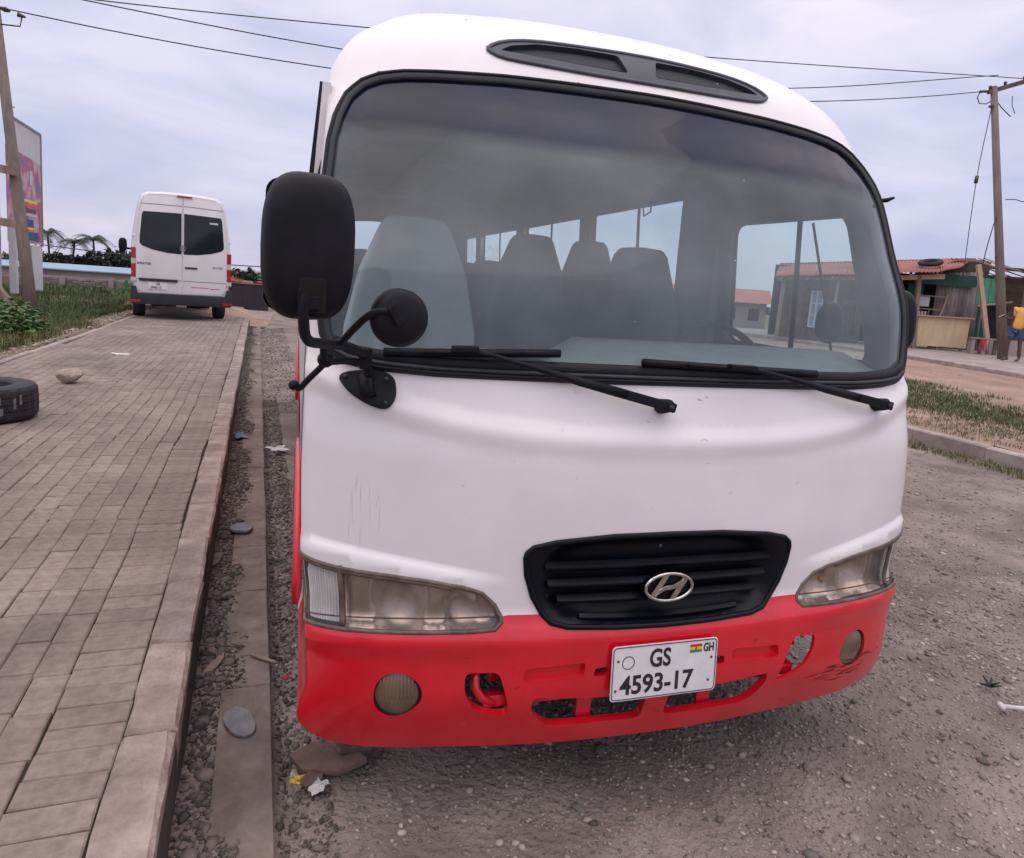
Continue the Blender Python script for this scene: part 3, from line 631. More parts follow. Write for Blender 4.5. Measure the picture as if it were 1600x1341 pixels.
# fog lamps: ribbed glass behind a round hole
for s_ in (-1, 1):
    fo = empty('fog_lamp', (0, 0, 0)); fo.parent = bus; c0 = Ax(s_*.735, .42); P = S(c0, .42, -.012); N = SN(c0, .42); X = np.cross([0, 0, 1], N); X /= np.linalg.norm(X); Y = np.cross(N, X); V = []; F = []
    nr, na = 30, 110
    V.append(P+N*.014)
    for i in range(1, nr+1):
        for j in range(na):
            r = .059*i/nr; t = 2*math.pi*j/na; lx, lz = r*math.cos(t), r*math.sin(t); h = .014*(1-(i/nr)**2)+((.0022 if abs(lx) < .05 else 0)*math.sin(lx*650) if lz > -.012 else 0); V.append(P+X*lx+Y*lz+N*h)
    F = [(0, 1+j, 1+(j+1) % na) for j in range(na)]; Fq = [(1+(i-1)*na+j, 1+i*na+j, 1+i*na+(j+1) % na, 1+(i-1)*na+(j+1) % na) for i in range(1, nr) for j in range(na)]
    MB().add(V, F+Fq).build('fog_glass', M['foglens'], fo, smooth=True)
    MB().tube([P+X*.060*math.cos(t)+Y*.060*math.sin(t) for t in [2*math.pi*i/40 for i in range(40)]], .004, 6, closed=True).build('fog_ring', M['rubber'], fo, smooth=True)
    MB().tube([P+N*-.012, P-N*.07], .058, 20).build('fog_housing', M['black'], fo)
# towing hook behind the left hole, tow bracket
P = S(Ax(-.50, .42), .42, -.05)
MB().tube([P+np.array(q) for q in ((.02, .05, .055), (-.028, -.0, .035), (-.030, -.012, .0), (-.012, -.016, -.028), (.022, -.012, -.046), (.05, .02, -.055))], .013, 10).build('towing_hook', M['red'], bus, smooth=True)
MB().box(P+np.array([.035, .05, .03]), (.03, .04, .09)).build('hook_bracket', M['red'], bus, bevel=.004)
MB().tube([(.47, .12, .52), (.49, .06, .50), (.495, .05, .46), (.51, .06, .45)], .008, 8).build('loose_cable', M['rubber'], bus, smooth=True)
MB().tube([(.40, .07, .44), (.44, .05, .425), (.50, .06, .415)], .004, 6).build('loose_wire', M['rubber'], bus, smooth=True)
# inner bumper beam and struts
MB().box((0, .045, .378), (1.0, .03, .035)).build('bumper_beam', M['red'], bus, bevel=.006)
for x in (-.20, .045, .19): MB().box((x, .04, .32), (.045, .012, .12)).build('bumper_strut', M['red'], bus, bevel=.003)
MB().box((.19, .03, .345), (.04, .004, .012)).build('peeling_patch', M['filler'], bus)
MB().box((0, .26, .46), (.76, .03, .26)).build('radiator', M['black'], bus)
MB().box((0, 1.1, .36), (.85, 1.3, .26)).box((0, .62, .34), (1.2, .10, .10)).build('engine_sump', M['shade'], bus, bevel=.03)
MB().box((0, 3.6, .52), (1.7, 6.4, .10)).box((-.42, 3.4, .42), (.09, 6.2, .14)).box((.42, 3.4, .42), (.09, 6.2, .14)).box((0, .95, .42), (1.3, .16, .14)).build('chassis', M['shade'], bus)
# number plate with its lettering
pl = empty('number_plate', (0, -.046, .470)); pl.parent = bus; pl.rotation_euler = (R_(-3), R_(-.6), 0)
pp = rounded([(-.165, -.078), (.165, -.078), (.165, .078), (-.165, .078)], it=0)
def rrect(w, h, r, n=5):
    o = []
    for cx, cz, a0 in ((w-r, h-r, 0), (-w+r, h-r, 90), (-w+r, -h+r, 180), (w-r, -h+r, 270)):
        for i in range(n+1): t = R_(a0+90*i/n); o.append((cx+r*math.cos(t), cz+r*math.sin(t)))
    return o
MB().prism(rrect(.165, .079, .012), (0, .002, 0), (0, -.001, 0)).build('plate_sheet', M['plate'], pl, bevel=.0007)
MB().tube([(x, -.0015, z) for x, z in rrect(.1605, .0745, .010)], .0013, 5, closed=True, nrm=[(0, 1, 0)]*24).build('plate_border', M['ink'], pl)
text('lettering', 'GS', .072, M['ink'], pl, (-.051, -.0016, .012), (R_(90), 0, 0), .0006, .78, .0016)
text('lettering', '4593-17', .074, M['ink'], pl, (-.137, -.0016, -.060), (R_(90), 0, 0), .0006, .92, .0016)
text('lettering', 'GH', .034, M['ink'], pl, (.118, -.0016, .041), (R_(90), 0, 0), .0006, .70, .0008)
for k, (mm, z) in enumerate((('flagred', .0615), ('flagyel', .0535), ('flaggrn', .0455))): MB().box((.094, -.0016, z-.001), (.038, .0008, .008)).build('flag_stripe', M[mm], pl)
star = [((.0042 if i % 2 == 0 else .0017)*math.sin(i*math.pi/5), (.0042 if i % 2 == 0 else .0017)*math.cos(i*math.pi/5)) for i in range(10)]
MB().prism(star, (0, -.0006, 0), (.094, -.0021, .0525)).build('flag_star', M['ink'], pl)
MB().tube([(-.115+.018*math.cos(t), -.0014, .030+.018*math.sin(t)) for t in [2*math.pi*i/28 for i in range(28)]], .0012, 5, closed=True, nrm=[(0, 1, 0)]*28).build('plate_seal_ring', M['ink'], pl)
for x, z in ((-.146, .037), (-.150, -.048), (.146, .022), (.140, -.045)): MB().ball((x, -.002, z), .004, 8, 5, (1, .5, 1)).build('screw', M['rustmetal'], pl, smooth=True)
# wipers
def wiper(piv, mid, b0, b1, nm):
    w = empty('wiper', (0, 0, 0)); w.parent = bus
    f = lambda p, o: Vector(S(Ax(p[0], p[1]), p[1], o)); P0 = f(piv, .035); Pm = f(mid, .042)
    MB().tube([f(piv, -.01), f(piv, .045)], [.022, .018], 12).build('wiper_pivot', M['plastic'], w, smooth=True)
    d = (Pm-P0); q = P0+d*.22; r_ = P0+d*.62
    MB().bar(P0-d*.03+Vector((0, -.012, 0)), q+Vector((0, -.012, 0)), .026, .020, up=(0, 1, 0)).build('wiper_head', M['plastic'], w, bevel=.004)
    MB().tube([q+Vector((0, -.012, 0)), P0+d*.45+Vector((0, -.014, 0)), r_+Vector((0, -.010, .002)), P0+d*.85+Vector((0, -.004, .004)), Pm], [.0135, .012, .0085, .006, .006], 8, flat=.6, nrm=[(0, 1, 0)]*5).build('wiper_arm', M['plastic'], w, smooth=True)
    MB().ball(P0+Vector((0, -.024, 0)), .008, 10, 6).build('wiper_nut', M['rubber_grey'], w, smooth=True)
    MB().tube([f((b0[0]+(b1[0]-b0[0])*t, b0[1]+(b1[1]-b0[1])*t), .016) for t in np.linspace(0, 1, 9)], .0085, 6, flat=1.3).build('wiper_blade', M['plastic'], w, smooth=True)
    MB().bar(Pm+(f(b0, .03)-Pm)*.14, Pm+(f(b1, .03)-Pm)*.16, .026, .016).build('blade_clip', M['plastic'], w, bevel=.004)
    MB().tube([f((b0[0]+(b1[0]-b0[0])*t, b0[1]+(b1[1]-b0[1])*t), .032) for t in np.linspace(.22, .78, 6)], .005, 6).build('blade_yoke', M['plastic'], w, smooth=True)
wiper((-.047, 1.198), (-.60, 1.326), (-.793, 1.306), (-.34, 1.328), 0)
wiper((.741, 1.205), (.194, 1.308), (-.105, 1.314), (.491, 1.298), 1)
# mirrors on the left front corner
mr = empty('mirror_assembly', (0, 0, 0)); mr.parent = bus
def superbox(c, hx, hy, hz, n=4., ys=1., nu=36, nv=24, skew=0.):
    V = []
    for i in range(nv+1):
        ph = -math.pi/2+math.pi*i/nv
        for j in range(nu):
            t = 2*math.pi*j/nu; f = lambda a: math.copysign(abs(a)**(2/n), a)
            x = hx*f(math.cos(t))*f(math.cos(ph)); y = hy*f(math.sin(t))*f(math.cos(ph)); z = hz*f(math.sin(ph))
            if y < 0: k = 1-.10*abs(y)/hy; x *= k; z *= k
            V.append((c[0]+x*(1-.06*(z/hz)**2)+skew*z, c[1]+y, c[2]+z))
    return V, [(i*nu+j, i*nu+(j+1) % nu, (i+1)*nu+(j+1) % nu, (i+1)*nu+j) for i in range(nv) for j in range(nu)]
v_, f_ = superbox((0, 0, 0), .0965, .045, .152, 3.4)
mh = MB().add(v_, f_).build('mirror_housing', M['plastic'], mr, smooth=True); mh.location = (-.9895, -.10, 1.548); mh.rotation_euler = (R_(2), R_(0), R_(12))
mg = MB().prism(rrect(.083, .138, .03), (0, .003, 0), (0, .044, 0)).build('mirror_glass', M['mirror'], mh)
MB().box((0, -.040, -.097), (.058, .012, .075)).build('mirror_socket', M['black'], mh, bevel=.006)
MB().box((-.002, -.046, -.112), (.034, .012, .03)).build('mirror_clamp', M['plastic'], mh, bevel=.004)
def arm(nm, pts, r):
    # smooth the path
    P = [Vector(p) for p in pts]
    for _ in range(3):
        o = [P[0]]
        for i in range(len(P)-1): o += [P[i]*.75+P[i+1]*.25, P[i]*.25+P[i+1]*.75]
        o.append(P[-1]); P = o
    return MB().tube(P, r, 10).build(nm, M['plastic'], mr, smooth=True)
arm('mirror_arm', [(-.994, -.150, 1.452), (-.998, -.150, 1.43), (-.998, -.145, 1.40), (-.992, -.13, 1.352), (-.955, -.08, 1.345), (-.90, .0, 1.335), (-.865, .045, 1.318), (-.848, .075, 1.300)], .0115)
arm('round_mirror_arm', [(-.915, -.035, 1.342), (-.893, -.06, 1.375), (-.862, -.085, 1.412), (-.838, -.095, 1.424), (-.808, -.10, 1.424)], .0085)
arm('lower_arm', [(-.951, -.045, 1.338), (-.951, -.03, 1.315), (-.940, -.01, 1.296), (-.90, .04, 1.296), (-.85, .075, 1.287)], .009)
arm('stay_arm', [(-.937, -.01, 1.305), (-.955, .01, 1.28), (-.985, .03, 1.245), (-1.000, .045, 1.222), (-1.012, .05, 1.230)], .0075)
MB().ball((-1.013, .048, 1.232), .0125, 12, 8).build('arm_ball', M['plastic'], mr, smooth=True)
MB().ball((-.945, -.01, 1.302), .019, 12, 8, (1, .8, 1)).build('arm_joint', M['plastic'], mr, smooth=True)
MB().box((-.848, .072, 1.298), (.030, .028, .052)).build('arm_clamp', M['plastic'], mr, bevel=.005)
rm = MB().tube([(0, .022, 0), (0, .012, 0), (0, -.006, 0), (0, -.018, 0), (0, -.022, 0)], [.058, .0665, .0655, .05, .02], 32).build('round_mirror', M['plastic'], mr, smooth=True)
rm.location = (-.790, -.072, 1.409); rm.rotation_euler = (R_(0), 0, R_(10))
MB().bar((-.816, -.108, 1.436), (-.790, -.106, 1.396), .018, .012, up=(0, 1, 0)).build('round_mirror_bracket', M['plastic'], mr, bevel=.003)
# base plate on the body
bp_ = dens(rounded(xz([(-.905, 1.246), (-.82, 1.262), (-.768, 1.252), (-.760, 1.21), (-.765, 1.182), (-.785, 1.160), (-.83, 1.172), (-.88, 1.205)]), it=2), .02)
bpl = patch('mirror_base', bp_, M['plastic'], mr, .012, .02); lip('base_edge', bp_, M['plastic'], bpl, .012, -.002)
bead('base_lug', [(Ax(-.835, 1.25), 1.25), (Ax(-.832, 1.22), 1.22), (Ax(-.825, 1.19), 1.19)], .020, M['plastic'], mr, .014, 10, .8, closed=False)
for x, z in ((-.882, 1.238), (-.785, 1.178), (-.785, 1.238)): MB().ball(S(Ax(x, z), z, .014), .0065, 8, 6).build('base_bolt', M['rubber_grey'], mr, smooth=True)
arm('base_post', [(-.835, .105, 1.255), (-.840, .085, 1.27), (-.846, .078, 1.30)], .012)
# right-hand door mirror and bracket seen past the right edge
v_, f_ = superbox((0, 0, 0), .075, .05, .115, 3.2)
m2 = MB().add(v_, f_).build('door_mirror', M['plastic'], bus, smooth=True); m2.location = (1.075, .40, 1.47); m2.rotation_euler = (0, R_(-4), R_(-8))
MB().tube([(1.0, .42, 1.42), (1.06, .41, 1.42)], .012, 8).build('door_mirror_arm', M['plastic'], bus, smooth=True)
MB().tube([(.935, .42, 1.885), (.965, .40, 1.89), (.985, .39, 1.90)], [.006, .008, .004], 8).build('marker_bracket', M['plastic'], bus, smooth=True)
v_, f_ = superbox((0, 0, 0), .065, .03, .085, 2.4)
m3 = MB().add(v_, f_).build('inside_near_mirror', M['plastic'], bus, smooth=True); m3.location = (1.07, .72, 1.44)
# side windows: panes, seals, dividers
for i, L in enumerate(WIN):
    wpn = patch('side_window', L, M['sideglass'], bus, -.02, .3); bead('window_seal', L, .011, M['rubber'], wpn, 0, 6, .6)
for s_ in (-1, 1):
    for y, w_ in ((.80, .028), (2.24, .03), (3.76, .03), (5.28, .03)):
        z0, z1 = (1.31, 1.85) if y < 1 else (1.38, 2.02); bead('window_bar', [(Ay(y, z, s_), z) for z in np.linspace(z0, z1, 7)], w_/2, M['rubber'], bus, -.024, 6, .5, closed=False)
    bead('quarter_seal', [(Ay(.74-.16*t, 1.83-.5*t, s_), 1.83-.5*t) for t in np.linspace(0, 1, 7)], .006, M['rubber'], bus, -.01, 6, .8, closed=False)
# rain visor and door edge on the bus's left side
def wedge(nm, x0t, x1t, x0b, x1b, m, y=.50): MB().add([(x0t, y, 2.03), (x1t, y, 2.03), (x1b, y+.02, 1.50), (x0b, y+.02, 1.50), (x0t, y+.06, 2.03), (x1t, y+.06, 2.03), (x1b, y+.10, 1.50), (x0b, y+.10, 1.50)], [(0, 1, 2, 3), (4, 7, 6, 5), (0, 4, 5, 1), (1, 5, 6, 2), (2, 6, 7, 3), (3, 7, 4, 0)]).build(nm, m, bus)
wedge('rain_visor', -.958, -.966, -.994, -1.012, M['rubber']); wedge('door_edge', -.935, -.957, -.970, -.993, M['white'])
bead('door_seam', [(-1.60, z) for z in np.linspace(.80, 2.0, 20)], .004, M['rubber_grey'], bus, .0, 5, .5, closed=False)
bead('door_seam', [(1.60, z) for z in np.linspace(.80, 2.0, 20)], .004, M['rubber_grey'], bus, .0, 5, .5, closed=False)
bead('bumper_seam', rl[0], .0022, M['chip'], bus, .0, 5, .5, closed=False); bead('bumper_seam', rl[1], .0022, M['chip'], bus, .0, 5, .5, closed=False)
# red lower panels along the sides, with wheel arch flares
for s_ in (-1, 1):
    for yw in (1.25, 5.35):
        arc = [(s_*(.985), yw+.465*math.cos(t), .34+.465*math.sin(t)) for t in np.linspace(0, math.pi, 18)]
        MB().tube(arc, .016, 8).build('wheel_arch', M['red'] if yw < 3 else M['red'], bus, smooth=True)
        wh = empty('wheel', (0, 0, 0)); wh.parent = bus
        MB().tube([(s_*(.93), yw, .375), (s_*(.90), yw, .375), (s_*.74, yw, .375), (s_*.70, yw, .375)], [.33, .375, .375, .33], 28).build('tyre', M['tyre'], wh, smooth=True)
        MB().tube([(s_*.935, yw, .375), (s_*.91, yw, .375)], .20, 20).build('rim', M['rubber_grey'], wh)
rc = []; xs_ = np.linspace(-.62, .62, 27); tt_ = np.linspace(0, 1, 30)
zz2 = np.linspace(2.40, 2.58, 400); ww2 = fw(zz2)
for x in xs_:
    z = float(np.interp(abs(x), ww2[::-1], zz2[::-1]))+.005*(1-(abs(x)/.62)**8)-.004*(abs(x)/.62)**8
    y0_ = float(fy(z))+BD*.6
    for t in tt_: rc.append((x, y0_+t*(YB-.005-y0_), z))
link('roof_cap', npmesh('roof_cap', rc, [(i*30+j, (i+1)*30+j, (i+1)*30+j+1, i*30+j+1) for i in range(26) for j in range(29)], True), M['white'], bus)
# rear wall with its window
zz_ = np.linspace(.34, 2.57, 30); half = [(float(fw(z)), z) for z in zz_]
ro = [(x, z) for x, z in half]+[(-x, z) for x, z in half[::-1]]
rw = rounded([(-.78, 1.72), (.78, 1.72), (.78, 2.13), (-.78, 2.13)], it=2)
v, f = cdt([ro, rw], [], grid(-.9, .9, .4, 2.5, .2, .15)); c = v[f].mean(1); g = inpoly(c, ro) & ~inpoly(c, rw)
link('rear_panel', npmesh('rear_panel', [(a, YB-.002, z) for a, z in v], f[g]), M['lining'], bus)
v, f = cdt([rw], [], [(0, 1.9)]); link('rear_window', npmesh('rear_window', [(a, YB-.006, z) for a, z in v], f[inpoly(v[f].mean(1), rw)]), M['sideglass'], bus)
cl = MB(); V = []; ys_ = [.66, .95, 1.5, 3, 5, 6.98]
for y in ys_:
    for x in np.linspace(-.80, .80, 13): V.append((x, y, 2.40-.16*(abs(x)/.80)**2.6-(.06 if y < .7 else 0)))
cl.add(V, [(i*13+j, (i+1)*13+j, (i+1)*13+j+1, i*13+j+1) for i in range(5) for j in range(12)]).build('ceiling_panel', M['lining'], bus, smooth=True)
MB().box((0, 3.8, 2.375), (.30, 5.2, .02)).build('ceiling_strip', M['dash'], bus, bevel=.008)
# cabin: floor, dashboard, wheel, seats
MB().box((0, 3.7, .80), (1.80, 6.4, .04)).build('cabin_floor', M['lining'], bus)
for s_ in (-1, 1): MB().box((s_*.905, 1.49, 1.45), (.05, .36, 1.06)).build('door_pillar', M['lining'], bus, bevel=.01)
ds = MB(); V = []; n = 25
for i in range(n):
    A = -1.35+2.7*i/(n-1); pr = [(1.275, .02), (1.285, .06)]
    p = S(A, 1.30, -.03); x, y = p[0]*.97, p[1]
    ytop = .60 if x > -.15 else .60-.2*smooth01((-.15-x)/.2); zt = 1.342 if x > -.10 else 1.342-.05*float(smooth01((-.10-x)/.15))
    zt = zt+.03*float(smooth01((x-.45)/.2))*0
    for yy, zz in ((y, 1.24), (y+.02, 1.285), (max(y+.04, ytop-.14), zt), (max(y+.05, ytop-.03), zt), (max(y+.06, ytop), zt-.03), (max(y+.07, ytop+.02), .9)): V.append((x, yy, zz))
ds.add(V, [(i*6+j, (i+1)*6+j, (i+1)*6+j+1, i*6+j+1) for i in range(n-1) for j in range(5)]).build('dashboard', M['dash'], bus, smooth=True)
sw = [(.53+.20*math.cos(t), .64+.10*math.sin(t)*1.0, 1.24+.165*math.sin(t)) for t in [2*math.pi*i/40 for i in range(40)]]
stw = MB().tube(sw, .0135, 8, closed=True).build('steering_wheel', M['rubber'], bus, smooth=True)
MB().tube([(.53, .64, 1.24), (.53, .50, 1.10)], .03, 10).build('steering_column', M['rubber'], stw)
MB().bar((.36, .63, 1.22), (.70, .63, 1.22), .03, .012).build('wheel_spoke', M['rubber'], stw)
def seat(x, y, zt, w, m, top=.50, h=1.0, sh=.62, parent=None):
    s = empty('seat', (x, y, 0)); s.parent = bus; hw = w/2
    # back with a shouldered head-rest: narrow top, wide base
    prof = [(-hw, zt-h), (-hw, zt-sh), (-hw*.97, zt-.42), (-hw*.78, zt-.20), (-hw*top, zt-.035), (-hw*top*.80, zt-.006), (0, zt), (hw*top*.80, zt-.006), (hw*top, zt-.035), (hw*.78, zt-.20), (hw*.97, zt-.42), (hw, zt-sh), (hw, zt-h)]
    o = MB().prism(prof, (0, .12, 0), (0, -.04, 0)).build('backrest', m, s, bevel=.025, bseg=3); sharp(o, 1.2)
    o = MB().box((0, -.25, zt-h+.02), (w, .46, .13)).build('seat_cushion', m, s, bevel=.03); sharp(o, 1.2)
    MB().box((0, -.15, zt-h-.10), (w*.7, .3, .14)).build('seat_base', M['rubber'], s)
    return s
seat(-.60, .98, 1.725, .50, M['seatcover'], .50, .95)
seat(.515, 1.34, 1.715, .44, M['seat'], .52, .9)
for i, y in enumerate((2.16, 3.15, 3.98, 4.81, 5.64)):
    seat(.245 if i == 0 else .265, y, 1.79 if i == 0 else 1.66, .46 if i == 0 else .42, M['seat']); seat(.70 if i else .60, y, 1.785 if i == 0 else 1.66, .38 if i == 0 else .40, M['seat'])
    if i: seat(-.62, y-.2, 1.66, .40, M['seat'])
for k in range(4): seat(-.66+.44*k, 6.45, 1.68, .42, M['seat'])
# rear view mirror strap, cloth on the dashboard
o = MB().box((-.47, .27, 1.305), (.30, .12, .012)).build('folded_paper', M['slate'], bus); o.rotation_euler = (0, 0, 0)
MB().tube([(.86, 1.98, 2.03), (.86, 1.97, 1.96), (.86, 2.05, 1.94), (.86, 2.08, 2.03)], .005, 6).build('hanging_strap', M['rubber'], bus, smooth=True)

# ------------------------------------------------------------------ ground: road, gutter, verges
def hsheet(name, us, vs, hfun, m, kind='structure', parent=None, uvspace=True):
    U, Vv = np.meshgrid(us, vs, indexing='ij')
    X = -1.283+U*UX-Vv*UY if uvspace else U; Y = U*UY+Vv*UX if uvspace else Vv
    Z = hfun(U, Vv, X, Y); n, k = U.shape; P = np.stack([X, Y, Z], -1).reshape(-1, 3)
    I = np.arange(n*k).reshape(n, k); F = np.stack([I[:-1, :-1], I[1:, :-1], I[1:, 1:], I[:-1, 1:]], -1).reshape(-1, 4)
    o = link(name, npmesh(name, P, F, True), m, parent); return tag(o, kind=kind)
def vnoise(x, y, seed=0, octs=4, base=1.):
    r = np.zeros(np.broadcast(x, y).shape); a = 1.
    for o in range(octs):
        f = base*2**o; k = np.random.default_rng(seed+o).uniform(0, 6.28, 6); d = np.random.default_rng(seed+50+o).uniform(-1, 1, (3, 2))
        for j in range(3): r = r+a*np.sin(f*(x*d[j, 0]*2+y*d[j, 1]*2)+k[j])*np.cos(f*(x*d[j, 1]-y*d[j, 0])*1.7+k[j+3])/3
        a *= .55
    return r
def lin(*segs):
    o = []
    for a, b, n in segs: o += list(np.linspace(a, b, n, endpoint=False))
    return np.array(o+[segs[-1][1]])
def hroad(U, V, X, Y): return TZ(Y)+(TR(Y)-TZ(Y))*smooth01((U-1.5)/5)+.012*vnoise(X, Y, 1, 5, 1.2)+.006*vnoise(X, Y, 9, 4, 9)-.03*np.exp(-((U-.31)/.05)**2)-.012
hsheet('road', lin((0, 1.2, 50), (1.2, 7.62, 160)), lin((-8, -1.2, 12), (-1.2, 6, 220), (6, 26, 120)), hroad, M['road'])
# far ground: one sheet out to the horizon
def hfar(U, V, X, Y): return TZ(Y)-.06-np.where(Y > 60, (Y-60)*.004, 0)
hsheet('ground', lin((-900, -60, 12), (-60, 60, 40), (60, 900, 12)), lin((-60, -8, 6), (-8, 60, 70), (60, 1400, 20)), hfar, M['verge'], uvspace=False)
def hearth(U, V, X, Y): return TZ(Y)+.0+.02*vnoise(X, Y, 3, 4, .8)-.02
hsheet('dirt_track', lin((-9, 12, 80)), lin((17.2, 48, 90)), hearth, M['road'])
def XE(y): return -4.27-.02*np.maximum(0, np.asarray(y, float)-8)-.025*np.maximum(0, np.asarray(y, float)-12)
def hleft(U, V, X, Y): return TZ(Y)+.215+.05*vnoise(X, Y, 5, 4, .9)*smooth01((XE(Y)-.1-X)/1.)+.008*vnoise(X, Y, 8, 4, 6)-.02*smooth01((XE(Y)-.1-X)/.3)+.01-.10*smooth01((X-XE(Y)+.03)/.05)
X0 = np.concatenate([np.linspace(-32, -12, 20, endpoint=False), np.linspace(-12, -4.15, 140)])
U, Vv = np.meshgrid(X0, np.concatenate([np.linspace(2, 24, 180, endpoint=False), np.linspace(24, 60, 60)]), indexing='ij')
hsheet('left_verge', X0, np.concatenate([np.linspace(-6, 2, 10, endpoint=False), np.linspace(2, 24, 180, endpoint=False), np.linspace(24, 60, 60)]), lambda a, b, x, y: hleft(a, b, x, y), M['verge'], uvspace=False)
hsheet('earth_mound', lin((-5.2, -1.7, 24)), lin((17.4, 26, 40)), lambda a, b, x, y: TZ(y)+.205-.2*smooth01((y-22)/4)-.2*smooth01((x+2.9)/.8)+.01*vnoise(x, y, 4, 4, 2), M['earth'], uvspace=False)
# right verge and the footpath across the road
def hver(U, V, X, Y): return TR(Y)+.135+.02*vnoise(X, Y, 6, 5, 1.1)
hsheet('right_verge', lin((7.74, 16.5, 110)), lin((-6, 3, 20), (3, 24, 110), (24, 40, 20)), hver, M['earth'])
hsheet('right_pavement', lin((16.6, 32, 30)), lin((-4, 40, 50)), lambda U, V, X, Y: TR(Y)+.22+.006*vnoise(X, Y, 2, 4, 1.), M['kerb2'])

# ------------------------------------------------------------------ left pavement: kerb stones, a header row, stretcher bricks
pav = hsheet('pavement', lin((-3.6, -.005, 60)), lin((-3.2, 17.6, 120)), lambda U, V, X, Y: TZ(Y)+.196, M['sand'])
# cut the sheet at the verge side: it ends under the edging, x = -4.15
me = pav.data; bm = bmesh.new(); bm.from_mesh(me); bmesh.ops.bisect_plane(bm, geom=bm.verts[:]+bm.edges[:]+bm.faces[:], plane_co=(-4.24, 8, 0), plane_no=(1, .02, 0), clear_inner=True); bm.to_mesh(me); bm.free()
kerb = hsheet('kerb', lin((-.128, -.012, 3)), lin((-3.2, 17.5, 60)), lambda U, V, X, Y: TZ(Y)+.05, M['kerb'])
def block_mesh(name, w, l, h, bev, seed, rough=0.):
    r = random.Random(seed); bm = bmesh.new(); bmesh.ops.create_cube(bm, size=1)
    for v in bm.verts: v.co = Vector((v.co.x*w, v.co.y*l, v.co.z*h))
    if bev: bmesh.ops.bevel(bm, geom=[e for e in bm.edges if e.verts[0].co.z > 0 and e.verts[1].co.z > 0], offset=bev, segments=1, affect='EDGES')
    for v in bm.verts: v.co += Vector((r.uniform(-rough, rough), r.uniform(-rough, rough), r.uniform(-rough, rough)*.6))
    me = bpy.data.meshes.new(name); bm.to_mesh(me); bm.free(); return me
dirv = Vector((-UY, UX, 0))
ang = math.atan2(UY, UX)
def wob(u, v): return .007*math.sin(v*1.7+u*1.2)+.004*math.sin(v*5.1+u*1.5)+.0015*math.sin(v*9+u*7)   # rows wander a little
bricks = []
# header row next to the kerb: 20 cm across, 10 cm along
v = -1.6
while v < 17.4: bricks.append((-.235, v, 1)); v += .1015
rows = 34; jr = random.Random(5)
for k in range(rows):
    u = -.3885-k*.1022; v = -1.6+jr.random()*.2
    while v < 17.4: bricks.append((u, v, 0)); v += .2045
camp = Vector((-1.0127, -1.6618, 1.5))
items = []
for u, v, hd in bricks:
    uu = u+wob(u, v)-(.002 if hd else 0); x, y = uv(uu, v)
    if x < float(XE(y))+.12: continue
    z = tz(y)+.22; d = (Vector((x, y, z))-camp).length
    # how large it shows, and whether it lies in the frame
    q = Vector((x, y, z))-camp; cx, cy_, cz = q.dot(rx), q.dot(uy), q.dot(fz)
    inf = cz > .2 and abs(cx/cz*1100) < 830 and -660 < -cy_/cz*1100 < 760
    items.append((0 if inf else 1, d, x, y, z, hd, uu, v))
items.sort()
bm_s = [block_mesh('brick', .0995, .2020, .07, .0035, s, .0012) for s in range(5)]
bm_h = [block_mesh('brick', .194, .0985, .07, .0035, 20+s, .0012) for s in range(4)]
for me in bm_s+bm_h: me.materials.append(M['brick'])
br = random.Random(17); FV, FF = [], []
for i, (nf, d, x, y, z, hd, uu, v) in enumerate(items):
    dz = br.gauss(0, .0011); tx, ty = br.gauss(0, .006), br.gauss(0, .006); rz = ang+br.gauss(0, .006)
    dep = .004*math.sin(uu*5+v*1.1)
    if i < 298 and not nf:
        o = bpy.data.objects.new('brick', br.choice(bm_h if hd else bm_s)); COL.objects.link(o); o.parent = pav
        o.location = (x, y, z-.035+dz+dep); o.rotation_euler = (tx, ty, rz)
    else:
        w, l = (.194, .0985) if hd else (.0995, .202); R3 = Euler((tx, ty, rz)).to_matrix(); b = len(FV); e = .0035
        for sx, sy, s in ((-1, -1, 0), (1, -1, 0), (1, 1, 0), (-1, 1, 0)):
            FV.append(R3 @ Vector((sx*w/2, sy*l/2, -.02))+Vector((x, y, z+dz+dep)))
        for sx, sy in ((-1, -1), (1, -1), (1, 1), (-1, 1)): FV.append(R3 @ Vector((sx*w/2, sy*l/2, -e))+Vector((x, y, z+dz+dep)))
        for sx, sy in ((-1, -1), (1, -1), (1, 1), (-1, 1)): FV.append(R3 @ Vector((sx*(w/2-e), sy*(l/2-e), 0))+Vector((x, y, z+dz+dep)))
        for k in range(4):
            k2 = (k+1) % 4; FF += [(b+k, b+k2, b+4+k2, b+4+k), (b+4+k, b+4+k2, b+8+k2, b+8+k)]
        FF.append((b+8, b+9, b+10, b+11))
far_b = link('brick_field', npmesh('brick_field', [tuple(p) for p in FV], FF), M['brickm'], pav); far_b['kind'] = 'stuff'
kr = random.Random(9); km = [block_mesh('kerb_stone', .132, .492, .27, .012, 40+s, .004) for s in range(5)]
